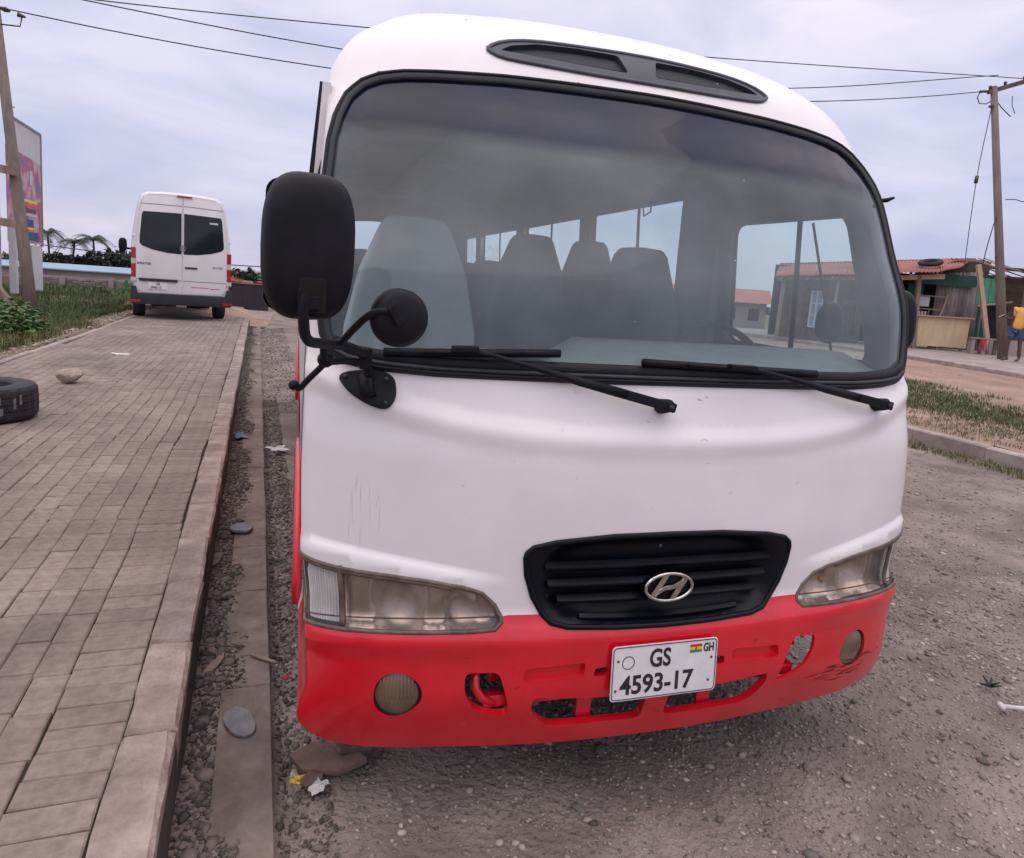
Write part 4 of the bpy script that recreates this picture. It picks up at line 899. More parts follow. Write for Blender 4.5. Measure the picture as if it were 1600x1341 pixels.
# subdivide for chipped, uneven edges
for me in km:
    bm = bmesh.new(); bm.from_mesh(me); bmesh.ops.subdivide_edges(bm, edges=[e for e in bm.edges if e.calc_length() > .2], cuts=6, use_grid_fill=True)
    for v_ in bm.verts:
        if v_.co.z > .10: v_.co += Vector((kr.uniform(-.0022, .0022), 0, kr.uniform(-.003, .001)))
    bm.to_mesh(me); bm.free(); me.materials.append(M['kerb'])
v = -1.45; i = 0
while v < 17.3:
    x, y = uv(-.068+kr.uniform(-.004, .004), v); o = bpy.data.objects.new('kerb_stone', kr.choice(km)); COL.objects.link(o); o.parent = kerb
    o.location = (x, y, tz(y)+.22-.135+.004+kr.uniform(-.003, .003)); o.rotation_euler = (kr.uniform(-.006, .006), kr.uniform(-.012, .012), ang+kr.uniform(-.006, .006)); v += .502
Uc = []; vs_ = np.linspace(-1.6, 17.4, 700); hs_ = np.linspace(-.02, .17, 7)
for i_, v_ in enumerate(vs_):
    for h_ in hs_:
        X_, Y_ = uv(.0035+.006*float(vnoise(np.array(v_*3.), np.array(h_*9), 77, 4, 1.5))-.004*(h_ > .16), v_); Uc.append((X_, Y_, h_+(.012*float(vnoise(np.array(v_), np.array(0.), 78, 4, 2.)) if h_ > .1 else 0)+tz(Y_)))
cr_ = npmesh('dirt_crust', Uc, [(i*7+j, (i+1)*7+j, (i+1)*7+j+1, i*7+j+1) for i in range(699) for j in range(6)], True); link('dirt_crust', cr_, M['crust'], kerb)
# low concrete edging between bricks and verge
edg = hsheet('pavement_edging', np.linspace(-.04, .04, 3), np.linspace(4.5, 17.4, 40), lambda a, b, x, y: TZ(y)+.16+0*x, M['kerb2'], uvspace=False)
for v_ in edg.data.vertices: v_.co.x += float(XE(v_.co.y))+.05
emm = [block_mesh('edging_stone', .085, .88, .16, .01, 90+k, .006) for k in range(4)]
for me in emm: me.materials.append(M['kerb2'])
y = 4.6
while y < 17.2:
    o = bpy.data.objects.new('edging_stone', kr.choice(emm)); COL.objects.link(o); o.parent = edg; o.location = (float(XE(y))+.055, y, tz(y)+.152+kr.uniform(-.006, .006)); o.rotation_euler = (0, 0, math.atan(-(float(XE(y+.4))-float(XE(y-.4)))/.8)+kr.uniform(-.015, .015)); y += .89
# gutter slabs, half buried
gut = hsheet('gutter', lin((.11, .255, 3)), lin((-1.2, 16.5, 60)), lambda U, V, X, Y: TZ(Y)-.03, M['road'])
def hgut(U, V, X, Y): return TZ(Y)+.020+.017*vnoise(X, Y, 14, 4, 2.2)+.004*vnoise(X, Y, 15, 3, 14)-.16*np.clip(U-.115, 0, 1)
hsheet('gutter_dirt', lin((-.0, .26, 16)), lin((-1.2, 16.5, 420)), hgut, M['road'])
gm = [block_mesh('gutter_slab', .165, .80, .06, .004, 60+s, .003) for s in range(3)]
for me in gm: me.materials.append(M['slab'])
v = -1.0; gr_ = random.Random(4)
while v < 16.3:
    L = gr_.choice((.55, .8, .8, 1.0)); x, y = uv(.175, v+L/2)
    o = bpy.data.objects.new('slab', gr_.choice(gm)); COL.objects.link(o); o.parent = gut; o.scale = (1, (L-.012)/.8, 1)
    o.location = (x, y, tz(y)-.006+gr_.uniform(-.006, .003)); o.rotation_euler = (gr_.uniform(-.012, .012), gr_.uniform(-.02, .02), ang+gr_.uniform(-.008, .008)); v += L
# kerbs across the road
for nm, u0, v0, v1, top, L in (('far_kerb', 7.64, -5, 34, .15, .9), ('footpath_kerb', 16.52, -3, 34, .235, .8)):
    ks = hsheet(nm, lin((u0-.05, u0+.05, 3)), lin((v0, v1, 40)), lambda U, V, X, Y: TR(Y)+.03, M['kerb2'])
    mm = [block_mesh('kerb_stone', .14, L-.008, .26, .015, 70+s, .004) for s in range(4)]
    for me in mm: me.materials.append(M['kerb2'])
    v = v0
    while v < v1:
        x, y = uv(u0, v); o = bpy.data.objects.new('kerb_stone', kr.choice(mm)); COL.objects.link(o); o.parent = ks
        o.location = (x, y, float(TR(y))+top-.13+kr.uniform(-.006, .004)); o.rotation_euler = (0, 0, ang+kr.uniform(-.008, .008)); v += L

# ------------------------------------------------------------------ gravel: half-buried stones
def ico(sub=1):
    bm = bmesh.new(); bmesh.ops.create_icosphere(bm, subdivisions=sub, radius=1); V = np.array([v.co[:] for v in bm.verts]); F = np.array([[v.index for v in f.verts] for f in bm.faces]); bm.free(); return V, F
def scatter(name, pts, sizes, m, seed, flat=.55, sub=1, label=None, sink=.25):
    V0, F0 = ico(sub); g = np.random.default_rng(seed); n = len(pts); nv = len(V0)
    var = [V0*(1+g.uniform(-.42, .3, (nv, 1))) for _ in range(12)]
    out_v = np.empty((n, nv, 3), np.float32); k = g.integers(0, 12, n); a = g.uniform(0, 6.28, n); sx = sizes*g.uniform(.7, 1.35, n); sy = sizes*g.uniform(.7, 1.1, n); sz = sizes*g.uniform(.6, 1.15, n)*flat
    for j in range(12):
        q = k == j
        if not q.any(): continue
        b = var[j][None]*np.stack([sx[q], sy[q], sz[q]], -1)[:, None, :]; ca, sa = np.cos(a[q])[:, None], np.sin(a[q])[:, None]
        x = b[..., 0]*ca-b[..., 1]*sa; y = b[..., 0]*sa+b[..., 1]*ca
        out_v[q] = np.stack([x, y, b[..., 2]], -1)+(pts[q]+np.stack([0*sz[q], 0*sz[q], sz[q]*(1-2*sink)], -1))[:, None, :]
    F = (F0[None]+(np.arange(n)*nv)[:, None, None]).reshape(-1, 3)
    return tag(link(name, npmesh(name, out_v.reshape(-1, 3), F, False), m), label, None, None, 'stuff')
def upts(n, u0, u1, v0, v1, g, hf=hroad, clump=None):
    u = g.uniform(u0, u1, n); v = g.uniform(v0, v1, n); X = -1.283+u*UX-v*UY; Y = u*UY+v*UX
    if clump is not None: keep = vnoise(X, Y, 21, 3, 1.4)+g.normal(0, .35, n) > clump; u, v, X, Y = u[keep], v[keep], X[keep], Y[keep]
    return np.stack([X, Y, hf(u, v, X, Y)], -1)
g = np.random.default_rng(3)
P1 = np.concatenate([upts(24000, .28, 4.6, -1.1, 3.4, g, clump=-.45), upts(14000, 1.8, 7.5, 3.0, 9, g, clump=-.4), upts(14000, 3.0, 7.5, -1, 4, g, clump=-.4)])
scatter('gravel', P1, np.clip(g.lognormal(-5.2, .5, len(P1)), .003, .020), M['stone'], 5, sink=.33, label='grey brown gravel pressed into the dirt road')
P1b = np.concatenate([upts(24000, .8, 4.4, -.9, 2.6, g)]); scatter('fine_gravel', P1b, np.clip(g.lognormal(-5.6, .3, len(P1b)), .002, .008), M['stone'], 15, sink=.2, label='fine grit between the larger stones of the road')
P2 = np.concatenate([upts(9000, .005, .18, -1, 6, g, hf=hgut), upts(7000, .27, .42, -1, 7, g), upts(9000, .01, .20, 6, 17, g, hf=hgut), upts(5000, .27, .8, 6, 17, g)])
scatter('gutter_gravel', P2, np.clip(g.lognormal(-5.25, .5, len(P2)), .0025, .018), M['stoned'], 6, sink=.25, label='dark loose gravel and rubble between kerb and gutter slabs')
P2b = upts(300, .012, .13, -1, 6, g, hf=hgut); scatter('gutter_rubble', P2b, g.uniform(.012, .030, len(P2b)), M['stoned'], 16, sink=.3, flat=.4, label='coarser rubble pieces lying at the foot of the kerb')
P3 = np.stack([-np.abs(g.normal(0, .35, 1500))-.05, g.uniform(5, 17, 1500), np.zeros(1500)], -1); P3[:, 0] += XE(P3[:, 1]); P3[:, 2] = hleft(0, 0, P3[:, 0], P3[:, 1])
scatter('verge_rubble', P3, np.clip(g.lognormal(-4.2, .5, 1500), .008, .06), M['rock'], 7, label='sandy rubble along the left edge of the pavement')
P4 = upts(2500, 7.8, 16.3, -1, 16, g, hf=hver); scatter('verge_pebbles', P4, np.clip(g.lognormal(-4.6, .4, len(P4)), .005, .03), M['rock'], 8, label='small pale pebbles on the reddish verge across the road')
P5 = upts(500, .02, 7.4, -1, 8, g, clump=.1); scatter('road_stones', P5, np.clip(g.lognormal(-4.45, .3, len(P5)), .008, .022), M['stone'], 12, flat=.5, label='larger loose stones lying on the dirt road')

# ------------------------------------------------------------------ grass and weeds
def blades(name, pts, h, w, m, seed, label, per=4, spread=.03, lean=.5):
    g = np.random.default_rng(seed); n = len(pts); P = np.repeat(pts, per, 0)+np.concatenate([g.normal(0, spread, (n*per, 2)), np.zeros((n*per, 1))], 1); N = n*per
    H = h*g.uniform(.5, 1.4, N); a = g.uniform(0, 6.28, N); l = g.uniform(.1, lean, N)*H; wd = w*g.uniform(.6, 1.4, N)
    d = np.stack([np.cos(a), np.sin(a), 0*a], -1); s = np.stack([-np.sin(a), np.cos(a), 0*a], -1)*wd[:, None]; up = np.array([0, 0, 1.])
    p0 = P-s/2; p1 = P+s/2; mid = P+d*(l*.35)[:, None]+up*(H*.6)[:, None]; p2 = mid+s*.38; p3 = mid-s*.38; tip = P+d*l[:, None]+up*H[:, None]
    V = np.stack([p0, p1, p2, p3, tip], 1).reshape(-1, 3); b = (np.arange(N)*5)[:, None]
    F = np.concatenate([b+np.array([[0, 1, 2]]), b+np.array([[0, 2, 3]]), b+np.array([[3, 2, 4]])])
    return tag(link(name, npmesh(name, V, F, False), m), label, None, None, 'stuff')
def lp_(n, x0, x1, y0, y1, clump, g, seed=31):
    x = g.uniform(x0, x1, n); y = g.uniform(y0, y1, n); k = vnoise(x, y, seed, 3, .9)+g.normal(0, .3, n) > clump; x, y = x[k], y[k]
    return np.stack([x, y, hleft(0, 0, x, y)], -1)
g = np.random.default_rng(8)
blades('grass', np.concatenate([lp_(10000, -10, -5.0, 9.2, 19, -.5, g), lp_(5000, -14, -5.6, 19, 30, -.6, g)]), .115, .014, M['grass'], 1, 'green grass covering the verge left of the pavement', 5, .05, .8)
blades('dry_grass', lp_(1700, -5.4, -4.5, 6, 13, -.2, g), .13, .010, M['drygrass'], 2, 'short yellowing grass at the near edge of the left verge', 5, .04, .7)
gd = np.stack([g.uniform(-24, -6.5, 12000), g.uniform(29, 57, 12000)], -1); gd = np.concatenate([gd, (hleft(0, 0, gd[:, :1], gd[:, 1:]))], 1)
blades('far_grass', gd, .28, .07, M['grass'], 3, 'far green grass in front of the grey stone wall', 3, .15, .6)
def ug(n, u0, u1, v0, v1, clump, g, seed):
    u = g.uniform(u0, u1, n); v = g.uniform(v0, v1, n); X = -1.283+u*UX-v*UY; Y = u*UY+v*UX
    c = (u-(u0+u1)/2)/(u1-u0)*2; k = vnoise(X, Y, seed, 3, .9)+g.normal(0, .3, n)-c*c*.7 > clump
    return np.stack([X[k], Y[k], hver(u[k], v[k], X[k], Y[k])], -1)
blades('verge_grass', ug(9000, 9.0, 12.2, 1, 13, -.45, g, 41), .055, .010, M['grass'], 4, 'strip of short green grass on the verge across the road', 5, .05, .8)
blades('verge_dry_grass', ug(7000, 7.8, 10.4, 0, 12, -.3, g, 42), .035, .008, M['drygrass'], 5, 'thin dry grass just behind the far kerb', 5, .05, .8)
kg = upts(700, 7.2, 7.55, 1, 10, g); blades('kerb_grass', kg, .05, .008, M['drygrass'], 6, 'grass tufts growing along the foot of the far kerb', 6, .03, .8)
# broad-leaved weeds at the left edge
def weed(x, y, r, h, n, seed, label):
    g = random.Random(seed); w = empty('weed_bush', (x, y, float(hleft(0, 0, np.array(x), np.array(y)))), 0, label, 'weed', 'leafy weeds at the foot of the leaning pole')
    lf = MB(); st = MB()
    for i in range(n):
        a = g.uniform(0, 6.28); rr = r*math.sqrt(g.random()); z = h*(1-(rr/r)**2*.6)*g.uniform(.35, 1.05); c = Vector((rr*math.cos(a), rr*math.sin(a), z)); L = g.uniform(.05, .11)*1.2
        t = Vector((math.cos(a+g.uniform(-1, 1)), math.sin(a+g.uniform(-1, 1)), g.uniform(-.5, .35))).normalized(); s = t.cross(Vector((0, 0, 1))).normalized()*L*.42; up = s.cross(t).normalized()*L*.12
        lf.add([c, c+t*L*.4+s-up*0, c+t*L, c+t*L*.4-s, c+t*L*.45+up*-1.2], [(0, 1, 4), (1, 2, 4), (2, 3, 4), (3, 0, 4)])
        if i % 9 == 0: st.tube([(rr*.3*math.cos(a), rr*.3*math.sin(a), 0), c], .005, 4)
    o = lf.build('leaves', M['leaf'], w, fix=False); o['kind'] = 'stuff'
    o = st.build('stems', M['bark'], w); o['kind'] = 'stuff'
weed(-5.15, 10.6, .50, .42, 520, 1, 'bright green broad-leaved weed bush nearest the pavement edge, below the leaning pole')
weed(-5.75, 11.2, .55, .50, 520, 2, 'darker leafy weed bush just left of and behind the brightest one')
weed(-5.4, 9.9, .40, .22, 300, 3, 'low spreading weed patch at the left picture edge in front of the bushes')
weed(-6.2, 13.6, .6, .40, 420, 4, 'leafy weed clump around the base of the leaning pole')
weed(-5.0, 9.1, .32, .14, 180, 5, 'smallest flat weed patch near the yellowing grass')

# ------------------------------------------------------------------ white van on the pavement
def make_van():
    van = empty('parked_van', (-3.40, 15.30, .222), R_(11), 'white high-roof van seen from behind, parked on the brick pavement', 'van')
    # body: cross-sections lofted along its length; y=0 is the rear face
    def sec(y, k, zt, z0=.45):
        o = []; pts = [(-.93, .45), (-.955, .75), (-.985, 1.1), (-.985, 1.45), (-.955, 1.75), (-.90, 2.1), (-.855, 2.32), (-.80, 2.45), (-.68, 2.515), (-.40, 2.54), (0, 2.55)]
        pts = pts+[(-x, z) for x, z in pts[-2::-1]]
        for x, z in pts: o.append((x*k, y, z0+(z-.45)*(zt-z0)/2.10))
        return o
    secs = [sec(.0, .955, 2.505, .47), sec(.03, .985, 2.535, .46), sec(.10, 1, 2.55), sec(3.9, 1, 2.56), sec(4.6, .98, 2.48), sec(5.2, .94, 1.75), sec(5.9, .86, 1.25)]
    b = MB(); n = len(secs[0])
    for s in secs: b.v += s
    b.f = [(i*n+j, (i+1)*n+j, (i+1)*n+j+1, i*n+j+1) for i in range(len(secs)-1) for j in range(n-1)]+[tuple(range(n)), tuple(range((len(secs)-1)*n, len(secs)*n))]
    b.f += [(i*n, i*n+n-1, (i+1)*n+n-1, (i+1)*n) for i in range(len(secs)-1)]
    o = b.build('body', M['vanwhite'], van); sharp(o, .55)
    for s in (-1, 1):
        q = [(s*.012, .53), (s*.80, .53), (s*.865, .60), (s*.90, .80), (s*.90, 1.42), (s*.865, 1.8), (s*.81, 2.28), (s*.74, 2.42), (s*.012, 2.45)]
        d = MB().prism(q, (0, -.018, 0), (0, .002, 0)).build('rear_door', M['vanwhite'], van, bevel=.012, bseg=2); sharp(d, .7)
        wq = [(s*.025, 1.335), (s*.30, 1.345), (s*.58, 1.39), (s*.78, 1.455), (s*.825, 1.50), (s*.83, 1.56), (s*.785, 2.07), (s*.755, 2.125), (s*.025, 2.145)]
        MB().prism(wq, (0, -.006, 0), (0, -.017, 0)).build('rear_window', M['vanglass'], d)
        MB().bar((s*.02, -.018, 2.29), (s*.80, -.018, 2.275), .008, .006, up=(0, 1, 0)).bar((s*.02, -.018, .80), (s*.885, -.018, .80), .007, .006, up=(0, 1, 0)).build('panel_line', M['rubber_grey'], d)
        # tail lamp: red, white, red
        for z0, z1, mm in ((1.20, 1.41, 'lampred'), (1.09, 1.195, 'whitelamp'), (.93, 1.085, 'lampred'), (.83, .925, 'lampred'), (.745, .825, 'whitelamp')):
            MB().box((s*.945, -.004, (z0+z1)/2), (.085 if z0 > .8 else .10, .05, z1-z0)).build('tail_light', M[mm], van, bevel=.006)
        MB().box((s*.91, -.085, .36), (.19, .02, .055)).build('bumper_reflector', M['lampred'], van, bevel=.005)
        for k in range(3): MB().bar((s*.90-.04+.028*k, -.045, .50), (s*.90-.01+.028*k, -.045, .60), .014, .004, up=(0, 1, 0)).build('warning_stripe', M['whitelamp' if k % 2 == 0 else 'lampred'], van)
        MB().box((s*.955, .01, 1.64), (.05, .03, .03)).build('door_hinge', M['vanwhite'], van, bevel=.005)
        for y, w in ((1.05, .0), (4.75, 0)):
            wh = empty('wheel', (s*.83, y, .345)); wh.parent = van
            MB().tube([(s*.13, 0, 0), (s*.11, 0, 0), (-s*.10, 0, 0), (-s*.12, 0, 0)], [.30, .345, .345, .30], 24).build('tyre', M['tyre'], wh, smooth=True)
            MB().tube([(s*.132, 0, 0), (s*.10, 0, 0)], .20, 18).build('rim', M['rubber_grey'], wh)
    bp = MB().prism([(-.99, .30), (.99, .30), (1.0, .46), (.99, .66), (.90, .66), (.86, .52), (-.86, .52), (-.90, .66), (-.99, .66), (-1.0, .46)], (0, .12, 0), (0, -.075, 0)).build('bumper', M['vangrey'], van, bevel=.015); sharp(bp, .7)
    MB().box((-.47, -.035, .79), (.74, .03, .055)).build('handle_strip', M['ink'], van, bevel=.008)
    MB().box((-.48, -.026, .675), (.37, .012, .145)).build('number_plate', M['plate'], van, bevel=.003)
    text('plate_text', 'GR', .07, M['ink'], van, (-.52, -.034, .69), (R_(90), 0, 0), .001, .9, .001); text('plate_text', '3940-13', .075, M['ink'], van, (-.63, -.034, .615), (R_(90), 0, 0), .001, .9, .001)
    MB().box((.17, -.026, 1.07), (.25, .025, .035)).build('door_handle', M['ink'], van, bevel=.008)
    MB().box((.03, -.028, 2.475), (.30, .03, .03)).build('brake_light', M['lampred'], van, bevel=.005)
    st = MB().tube([(.055*math.cos(t), -.032, 1.455+.055*math.sin(t)) for t in [2*math.pi*i/24 for i in range(24)]], .006, 6, closed=True)
    for a in (90, 210, 330): st.bar((0, -.032, 1.455), (.052*math.cos(R_(a)), -.032, 1.455+.052*math.sin(R_(a))), .014, .008, up=(0, 1, 0))
    st.build('star_emblem', M['chrome'], van)
    text('van_lettering', 'SPRINTER', .062, M['rubber_grey'], van, (-.88, -.019, 1.085), (R_(90), 0, 0), .001, 1., .001); text('van_lettering', '313 CDI', .062, M['rubber_grey'], van, (.60, -.019, 1.085), (R_(90), 0, 0), .001, .95, .001)
    MB().box((.62, -.026, 2.00), (.17, .004, .035)).build('window_sticker', M['paper'], van)
    MB().box((.35, -.018, .68), (.36, .003, .012)).box((.66, -.018, .665), (.2, .003, .012)).build('red_door_line', M['lampred'], van)
    MB().box((0, 2.6, .42), (1.5, 4.6, .12)).box((-.35, .5, .33), (.5, .3, .16)).box((.3, 1.05, .30), (.3, .3, .2)).box((0, 1.05, .345), (1.5, .1, .1)).build('underbody', M['shade'], van)
    MB().tube([(-.35, -.02, .31), (-.35, .6, .31)], .035, 10).build('exhaust', M['rustmetal'], van)
    v_, f_ = superbox((0, 0, 0), .10, .07, .17, 3.); k = MB().add(v_, f_).build('wing_mirror', M['plastic'], van, smooth=True); k.location = (-1.20, 4.3, 1.50)
    v_, f_ = superbox((0, 0, 0), .10, .07, .17, 3.); k = MB().add(v_, f_).build('wing_mirror', M['plastic'], van, smooth=True); k.location = (1.20, 4.3, 1.50)
    for s in (-1, 1): MB().box((s*1.05, 4.35, 1.42), (.18, .05, .05)).build('mirror_arm', M['plastic'], van)
make_van()
vn = bpy.data.objects['parked_van']; vn.scale = (1, 1, 1.07)
for c_ in vn.children:
    if c_.name.startswith('wheel'): c_.scale = (1, 1, 1/1.07); c_.location.z = .345/1.07

# ------------------------------------------------------------------ loose tyre, stones and litter
tp = MB(); rr_ = [(.205, .015), (.225, .0), (.33, .0), (.365, .012), (.378, .04), (.380, .075), (.372, .080), (.380, .085), (.381, .128), (.373, .133), (.381, .138), (.380, .180), (.372, .185), (.379, .190), (.374, .228), (.358, .252), (.32, .262), (.235, .258), (.215, .245), (.208, .20)]
n = 72; V = []
for i in range(n):
    t = 2*math.pi*i/n
    for k, (r, z) in enumerate(rr_):
        rr2 = r-(.006 if (i % 3 == 0 and r > .37) else 0); V.append((rr2*math.cos(t), rr2*math.sin(t), z))
k = len(rr_); tp.add(V, [(i*k+j, ((i+1) % n)*k+j, ((i+1) % n)*k+j+1, i*k+j+1) for i in range(n) for j in range(k-1)])
ty = tp.build('loose_tyre', M['tyre']); ty.location = (-3.29, 4.53, .226); ty.rotation_euler = (0, 0, .3); tag(ty, 'worn black tyre lying flat on the brick pavement at the left edge', 'tyre')
sc = MB()
for a, z0, z1 in ((-62, .17, .21), (-58, .20, .215), (-54, .14, .20), (-57, .10, .13), (-52, .06, .12), (-56, .045, .065), (-38, .10, .19), (-31, .13, .21)):
    a0, a1 = R_(a-17), R_(a-17+3.2); sc.add([(.3825*math.cos(a0), .3825*math.sin(a0), z0), (.3825*math.cos(a1), .3825*math.sin(a1), z0+.006), (.3825*math.cos(a1), .3825*math.sin(a1), z1), (.3825*math.cos(a0), .3825*math.sin(a0), z1-.008)], [(0, 1, 2, 3)])
s_o = sc.build('grey_scuffs', M['chalk'], ty)
def rock(name, loc, sc_, rz, m, label, cat, seed, sub=3, group=None, amp=.16):
    bm = bmesh.new(); bmesh.ops.create_icosphere(bm, subdivisions=sub, radius=1); g = random.Random(seed); ks = [(Vector((g.gauss(0, 1), g.gauss(0, 1), g.gauss(0, 1))).normalized(), g.uniform(.55, .95)) for _ in range(9)]
    for v in bm.verts:
        for d, h in ks:
            s = v.co.dot(d)
            if s > h: v.co -= d*(s-h)*.85
        v.co *= 1+g.uniform(-amp, amp)*.12; v.co = Vector((v.co.x*sc_[0], v.co.y*sc_[1], v.co.z*sc_[2]))
    me = bpy.data.meshes.new(name); bm.to_mesh(me); bm.free(); o = link(name, me, m); o.location = loc; o.rotation_euler = (0, 0, rz); return tag(o, label, cat, group)
rock('rock', (-3.154, 6.29, .284), (.135, .11, .082), .4, M['rock'], 'rough sandy brown rock lying alone on the brick pavement', 'rock', 2)
def flat(name, x, y, z, sx, sy, h, rz, m, label, cat, seed, tilt=(0, 0), n=14):
    g = random.Random(seed); pts = [(sx*math.cos(t)*g.uniform(.86, 1.08), sy*math.sin(t)*g.uniform(.88, 1.06)) for t in [2*math.pi*i/n for i in range(n)]]
    o = MB().prism(pts, (0, 0, h), (0, 0, 0), (1, 0, 0), (0, 1, 0)).build(name, m, bevel=min(.006, h*.35)); o.location = (x, y, z); o.rotation_euler = (tilt[0], tilt[1], rz); return tag(o, label, cat)
def crumple(name, loc, sc_, rz, m, label, cat, seed):
    bm = bmesh.new(); bmesh.ops.create_grid(bm, x_segments=9, y_segments=9, size=1); g = random.Random(seed); f = [(g.uniform(-4, 4), g.uniform(-4, 4), g.uniform(0, 6), g.uniform(.2, .5)) for _ in range(5)]
    for v in bm.verts:
        h = sum(d*abs(math.sin(a*v.co.x+b_*v.co.y+c)) for a, b_, c, d in f); v.co = Vector((v.co.x*sc_[0]*(1+.2*math.sin(3*v.co.y+seed)), v.co.y*sc_[1]*(1+.2*math.sin(4*v.co.x+seed)), h*sc_[2]))
    me = bpy.data.meshes.new(name); bm.to_mesh(me); bm.free(); o = link(name, me, m); o.location = loc; o.rotation_euler = (.1, .05, rz); o.modifiers.new('thickness', 'SOLIDIFY').thickness = .0012; return tag(o, label, cat)
flat('flat_stone', -1.150, .585, .030, .050, .085, .012, .35, M['slate'], 'oval blue grey flat stone on the nearest gutter slab', 'stone', 1, (.04, .08))
flat('flat_stone', -1.275, 2.40, .030, .060, .080, .018, .2, M['slate'], 'grey flat stone on the gutter slab halfway along the bus front', 'stone', 2, (-.05, .05))
flat('flat_stone', -1.375, 1.98, .02, .040, .09, .014, -.2, M['slab'], 'dull brown flat stone beside the kerb, nearer than the round grey one', 'stone', 3, (.05, -.1))
flat('flat_stone', -1.36, 1.45, .02, .020, .085, .014, .15, M['slate'], 'narrow grey sliver of stone standing at the kerb foot', 'stone', 31, (.0, .5))
crumple('plastic_scrap', (-1.45, 4.75, .03), (.045, .08, .015), .3, M['blue'], 'blue grey plastic scrap between kerb and gutter slab', 'litter', 4)
crumple('paper_scrap', (-1.13, 4.3, .012), (.075, .05, .018), .5, M['paper'], 'crumpled pale paper scrap in the gravel beside the bus', 'litter', 5)
crumple('paper_scrap', (-3.21, 8.75, tz(8.7)+.215), (.10, .05, .012), .5, M['paper'], 'white paper scrap lying on the pavement beyond the rock', 'litter', 6)
flat('broken_slab', -.88, .37, .012, .115, .07, .022, -.35, M['brokn'], 'broken brown piece of slab under the left corner of the red bumper', 'rubble', 52, (.10, -.06), 6)
flat('broken_slab', -.79, .40, .028, .085, .05, .018, .3, M['brokn'], 'second broken brown slab piece leaning on the first, under the bumper', 'rubble', 57, (-.14, .16), 5)
flat('broken_slab', -.93, .30, .010, .05, .03, .012, .8, M['brokn'], 'smallest pale brown slab fragment beside the wrappers', 'rubble', 61, (.1, .1), 5)
crumple('wrapper', (-.965, .30, .004), (.028, .016, .014), .4, M['yellowp'], 'small yellow wrapper below the left corner of the red bumper', 'litter', 8)
crumple('wrapper', (-.915, .26, .004), (.030, .020, .014), .9, M['paper'], 'small white wrapper next to the yellow one', 'litter', 9)
crumple('wrapper', (-1.01, .86, .01), (.022, .010, .010), 1.2, M['redcloth'], 'tiny red wrapper scrap in the gravel left of the headlight', 'litter', 10)
flat('stick_piece', -1.10, .98, .03, .008, .07, .008, .9, M['plank'], 'short splinter of wood lying across the gutter slab', 'wood', 10)
flat('leaf_litter', -1.27, .95, .03, .016, .07, .008, -.5, M['plank'], 'thin brown strip of wood lying against the kerb foot', 'wood', 11, (.2, .1))
b_ = MB().tube([(0, 0, .012), (.05, -.005, .016), (.10, 0, .012)], [.011, .008, .010], 8).ball((-.004, .006, .014), .013, 8, 5).ball((-.004, -.008, .013), .012, 8, 5).build('bone', M['paper'], smooth=True)
b_.location = (1.66, .19, .0); b_.rotation_euler = (0, 0, -.35); tag(b_, 'small pale bone on the gravel at the right picture edge', 'litter')
d_ = MB()
for i in range(7): a = i*.9; d_.tube([(0, 0, .01), (.05*math.cos(a), .05*math.sin(a)*.6, .02+.01*(i % 3))], [.008, .003], 5)
d_ = d_.build('dark_rag', M['ink']); d_.location = (1.76, .32, 0); tag(d_, 'torn black plastic scrap just behind the bone', 'litter')

# ------------------------------------------------------------------ left side: leaning pole, rails, billboard
lb = Vector((-6.09, 14.749, .2)); lt = Vector((-6.973, 15.913, 6.31))
dd = (lt-lb).normalized()
pole = MB().tube([lb-dd*.2, lb+dd*1.5, lb+dd*3.5, lt+dd*1.2], [.120, .110, .098, .084], 14).build('utility_pole', M['pole'], smooth=True); tag(pole, 'thick leaning wooden pole rising out of the weeds at the left edge', 'utility pole')
MB().tube([(-6.68, 15.55, 4.35), (-6.54, 15.50, 4.33)], .01, 6).build('spike', M['rustmetal'], pole)
def railing(z0, z1, x0, y0, label):
    r = MB().bar((x0, y0, z0), (-6.40, 15.06, z1), .11, .16).build('cross_rail', M['plank']); tag(r, label, 'timber rail')
railing(3.25, 3.03, -8.2, 15.75, 'upper horizontal timber rail nailed to the leaning pole')
railing(2.18, 2.00, -8.2, 15.55, 'lower horizontal timber rail nailed to the leaning pole')
o = MB().bar((-7.1, 15.1, 1.10), (-6.22, 14.65, .22), .09, .09).build('prop_timber', M['plank']); tag(o, 'sloping timber prop at the foot of the leaning pole', 'timber prop')
bb = empty('billboard', (-8.65, 22.2, tz(22)+.2), 0, 'tall billboard with a colourful printed poster behind the leaning pole', 'billboard')
bz = tz(22)+.2
def bbq(y0, y1, za0, zb0, za1, zb1, dx):
    f = lambda y: -8.55-(y-20.8)*.0626+dx
    return [(f(y0)+8.65, y0-22.2, za0-bz), (f(y1)+8.65, y1-22.2, za1-bz), (f(y1)+8.65, y1-22.2, zb1-bz), (f(y0)+8.65, y0-22.2, zb0-bz)]
def slabq(name, q, th, m):
    q = [Vector(p) for p in q]; nn = (q[1]-q[0]).cross(q[3]-q[0]).normalized()*th; return MB().add(q+[p-nn for p in q], [(0, 1, 2, 3), (7, 6, 5, 4), (0, 4, 5, 1), (1, 5, 6, 2), (2, 6, 7, 3), (3, 7, 4, 0)]).build(name, m, bb)
slabq('white_panel', bbq(21.5, 24.5, 1.70, 5.05, 1.70, 5.05, 0), .05, M['bbwhite'])
slabq('poster', bbq(21.0, 24.42, 1.72, 4.28, 1.76, 4.16, .012), .008, M['poster'])
slabq('poster_corner', bbq(21.1, 21.9, 3.55, 4.22, 3.55, 4.22, .024), .006, M['flagyel'])
